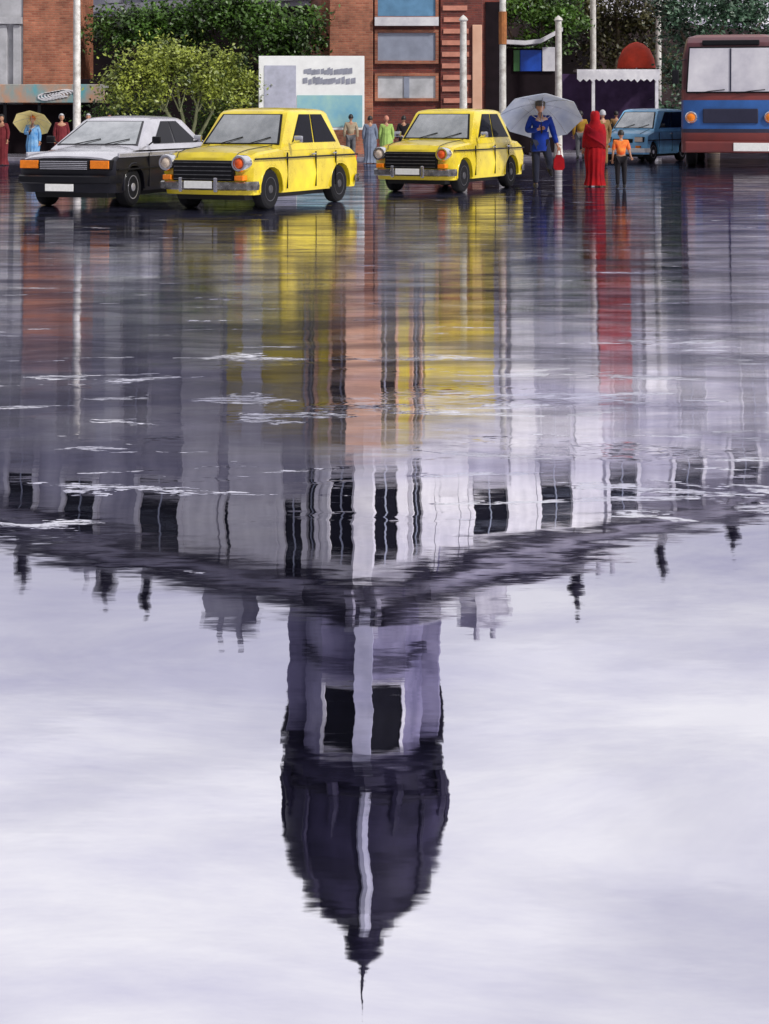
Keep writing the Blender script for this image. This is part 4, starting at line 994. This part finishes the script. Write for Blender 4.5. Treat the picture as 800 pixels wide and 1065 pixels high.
    if outfit.get('shoes', M_shoe):
        for s_ in 'LR':
            a_, t_ = V['ank' + s_], V['toe' + s_]
            dv = (t_ - a_).normalized(); 
            b = MB(); b.tube([a_ - dv * .06 + Vector((0, 0, -.035)), a_ - dv * .03 + Vector((0, 0, -.02)), a_ + (t_ - a_) * .5 + Vector((0, 0, -.012)), t_ + Vector((0, 0, 0)), t_ + dv * .06 - Vector((0, 0, .005))], [.03, .052, .05, .045, .022], 10); b.build('shoe', outfit.get('shoes', M_shoe), root, 60)
    return root
def pose(**kw):
    P = dict(pelvis=(0, 0, .92), spine=(0, .01, 1.10), chest=(0, .0, 1.30), neck=(0, .01, 1.44), headb=(0, 0, 1.52),
        shoL=(.18, 0, 1.38), shoR=(-.18, 0, 1.38), elbL=(.235, .03, 1.11), elbR=(-.235, .03, 1.11), wriL=(.24, -.04, .87), wriR=(-.24, -.04, .87), palL=(.24, -.06, .79), palR=(-.24, -.06, .79),
        hipL=(.09, 0, .88), hipR=(-.09, 0, .88), kneL=(.10, -.01, .48), kneR=(-.10, -.01, .48), ankL=(.10, .02, .09), ankR=(-.10, .02, .09), toeL=(.11, -.11, .045), toeR=(-.11, -.11, .045))
    P.update(kw); return P
def cloth(name, col, col2=None): return mat(name, col, .8, 0, .25, 5, .01, col2=col2, sheen=.05, spec=.12)
M_navy = cloth('royal_blue_cloth', (.008, .028, .21)); M_dark = cloth('dark_trousers', (.018, .02, .035)); M_red = cloth('red_cloth', (.36, .007, .010), (.20, .004, .01))
M_orange_c = cloth('orange_check_cloth', (.85, .30, .06), (.6, .06, .02)); M_mustard = cloth('mustard_cloth', (.36, .20, .03)); M_brown = cloth('brown_cloth', (.20, .12, .05)); M_maroon = cloth('maroon_cloth', (.13, .02, .025))
M_sky = cloth('sky_blue_cloth', (.05, .20, .46), (.25, .42, .6)); M_tan = cloth('tan_cloth', (.36, .29, .20)); M_slateC = cloth('slate_cloth', (.16, .19, .26)); M_greenC = cloth('green_cloth', (.30, .44, .12)); M_blackC = cloth('black_cloth', (.015, .013, .016)); M_greyC = cloth('grey_trousers', (.13, .13, .14))

def at(px, yfoot): d = gd(yfoot); return (X(px, d), d, 0)
walk = pose(kneR=(-.09, -.06, .48), ankR=(-.09, .0, .085), toeR=(-.10, -.13, .045), hipL=(.09, 0, .88), kneL=(.17, -.16, .54), ankL=(.20, .16, .40), toeL=(.23, .13, .29),
            elbR=(-.27, -.02, 1.13), wriR=(-.06, -.23, 1.17), palR=(.01, -.25, 1.19), elbL=(.26, .05, 1.12), wriL=(.33, .0, .88), palL=(.36, -.03, .80))
man_loc = at(562, 196)
person('man in royal blue coat and dark trousers walking forward under a grey umbrella', man_loc, 0, 1.68, walk, dict(shirt=M_navy, coat=M_navy, coat_z=.74, trousers=M_dark, hair=M_hair, cap=mat('grey_brown_cap', (.09, .075, .06), .7)), 'people on the street')
stand = pose()
def umbrella(label, loc, m, radius, tilt_x, tilt_y, shaft, rz=0, depth=.32):
    """base of the handle at loc; the canopy tilted backward"""
    u = thing('umbrella', label, 'umbrella', loc, rz, 'umbrellas')
    u.rotation_euler = (R(tilt_x), R(tilt_y), rz)
    b = MB(); b.tube([(0, 0, -.06), (0, 0, shaft + .1)], [.009, .006], 8); b.build('shaft', M_black, u, 50)
    b = MB(); b.tube([(0, 0, .02), (0, 0, -.08), (0, -.02, -.13), (0, -.06, -.14), (0, -.08, -.10)], .016, 8); b.build('handle', M_darkwood, u, 50)
    rings = []; nseg = 8; sub = 5
    for j in range(8):
        t = j / 7; rr = radius * t; rg = []
        for k in range(nseg * sub):
            a_ = k * 2 * math.pi / (nseg * sub); q = (k % sub) / sub; sag = math.sin(q * math.pi)
            r2 = rr * (1 - .075 * sag * t); rg.append((r2 * math.cos(a_), r2 * math.sin(a_), shaft - depth * t ** 2.0 + .04 * sag * t * t * 0))
        rings.append(rg)
    rings2 = [[(x_, y_, z_ - .006) for x_, y_, z_ in rg] for rg in rings[::-1]]
    b = MB(); b.loft(rings + rings2, cap=False); b.build('canopy', m, u, 25)
    b = MB()
    for k in range(nseg):
        a_ = k * 2 * math.pi / nseg
        b.tube([(radius * t * math.cos(a_), radius * t * math.sin(a_), shaft - depth * t ** 2 - .014) for t in (.02, .25, .5, .75, 1.0)], .004, 5)
        b.tube([(.01 * math.cos(a_), .01 * math.sin(a_), shaft - .42), (radius * .5 * math.cos(a_), radius * .5 * math.sin(a_), shaft - depth * .25 - .014)], .004, 5)
    b.build('ribs', M_chrome, u)
    return u
hs = 1.68 / 1.7
umbrella('large grey blue umbrella tilted back behind the man in royal blue', (man_loc[0] + .0, man_loc[1] - .26 * hs, 1.20 * hs), mat('grey_umbrella_cloth', (.66, .70, .78), .5, 0, .3, 1.6, col2=(.34, .40, .54)), .80, -34, 3, .56, 0, .30)
bag = thing('shopping_bag', 'small red bag hanging from the hand of the man in blue', 'bag', (man_loc[0] + .36, man_loc[1] - .04, .36))
b = MB(); b.loft([[(-w_, -.04, z_), (w_, -.04, z_), (w_, .04, z_), (-w_, .04, z_)] for w_, z_ in ((.07, 0), (.11, .05), (.10, .2), (.05, .3))]); b.build('sack', M_red, bag, 40)
b = MB(); b.tube([(-.04, 0, .29), (-.03, 0, .38), (0, 0, .42), (.03, 0, .38), (.04, 0, .29)], .008, 6); b.build('strap', M_red, bag)
woman = pose(palL=(.26, -.1, .80), wriL=(.25, -.08, .88), elbR=(-.22, -.02, 1.13), wriR=(-.1, -.19, 1.1), palR=(-.04, -.22, 1.12))
person('woman wrapped head to foot in a red sari beside a child in orange', at(619, 194), 180, 1.48, woman, dict(robe=M_red, veil=M_red, shirt=M_red, pallu=cloth('deep_red_cloth', (.22, .004, .012))), 'people on the street')
child = pose(elbR=(-.24, .02, 1.12), wriR=(-.30, -.06, .95), palR=(-.33, -.08, .89), hipL=(.09, 0, .88))
person('child in orange shirt and black trousers walking beside the woman in red', at(646, 196), 180, 1.12, child, dict(shirt=M_orange_c, sleeves=False, trousers=M_blackC, hair=M_hair), 'people on the street')
person('man in mustard shirt walking away between the umbrella and the woman in red', at(604, 166), 180, 1.50, stand, dict(shirt=M_mustard, trousers=M_greyC, hair=M_hair), 'people on the street')
person('grey haired person in brown directly behind the woman in red', at(627, 174), 200, 1.52, stand, dict(shirt=M_brown, coat=M_brown, trousers=M_brown, hair=M_greyhair), 'people on the street')
person('person in dark brown shirt standing at the back of the blue hatchback', at(641, 162), 180, 1.50, stand, dict(shirt=M_brown, trousers=M_greyC, hair=M_hair), 'people on the street')
# left of the silver car
hold = pose(elbR=(-.25, -.05, 1.14), wriR=(-.08, -.22, 1.2), palR=(-.03, -.24, 1.23))
bl = at(34, 174)
person('person in sky blue clothes with orange headscarf under a yellow umbrella', bl, 0, 1.36, hold, dict(shirt=M_sky, robe=M_sky, hair=mat('orange_scarf', (.62, .16, .03), .7)), 'people on the street')
umbrella('pale yellow umbrella held by the person in sky blue', (bl[0] - .02, bl[1] - .2, .98), mat('yellow_umbrella_cloth', (.78, .66, .27), .5, 0, .15, 2), .52, -42, 2, .48, 0, .2)
person('person in dark maroon shawl standing right of the yellow umbrella', at(64, 171), 20, 1.42, stand, dict(robe=M_maroon, shirt=M_maroon, hair=M_greyhair), 'people on the street')
person('person in maroon cut by the left edge of the picture', at(2, 172), -20, 1.40, stand, dict(robe=M_maroon, shirt=M_maroon, hair=M_hair), 'people on the street')
person('dark figure behind the windscreen of the silver car', at(92, 168), 0, 1.42, stand, dict(shirt=M_blackC, trousers=M_blackC, hair=M_greyhair), 'people on the street')
person('dark figure behind the roof of the silver car', at(114, 167), 0, 1.42, stand, dict(shirt=M_blackC, trousers=M_blackC, hair=M_hair), 'people on the street')
# between the two taxis
person('man in tan shirt and grey trousers at the corner of the billboard', at(365, 167), 180, 1.40, stand, dict(shirt=M_tan, trousers=M_greyC, hair=M_hair), 'people on the street')
person('person in slate grey robe standing left of the one in green', at(385, 170), 180, 1.36, stand, dict(robe=M_slateC, shirt=M_slateC, hair=M_hair), 'people on the street')
person('person in light green top seen over the bonnet of the right taxi', at(402, 170), 180, 1.36, stand, dict(shirt=M_greenC, robe=M_greenC, hair=mat('reddish_scarf', (.5, .2, .14), .7)), 'people on the street')
person('person in black by the windscreen of the right taxi', at(420, 168), 180, 1.36, stand, dict(shirt=M_blackC, trousers=M_blackC, hair=M_hair), 'people on the street')
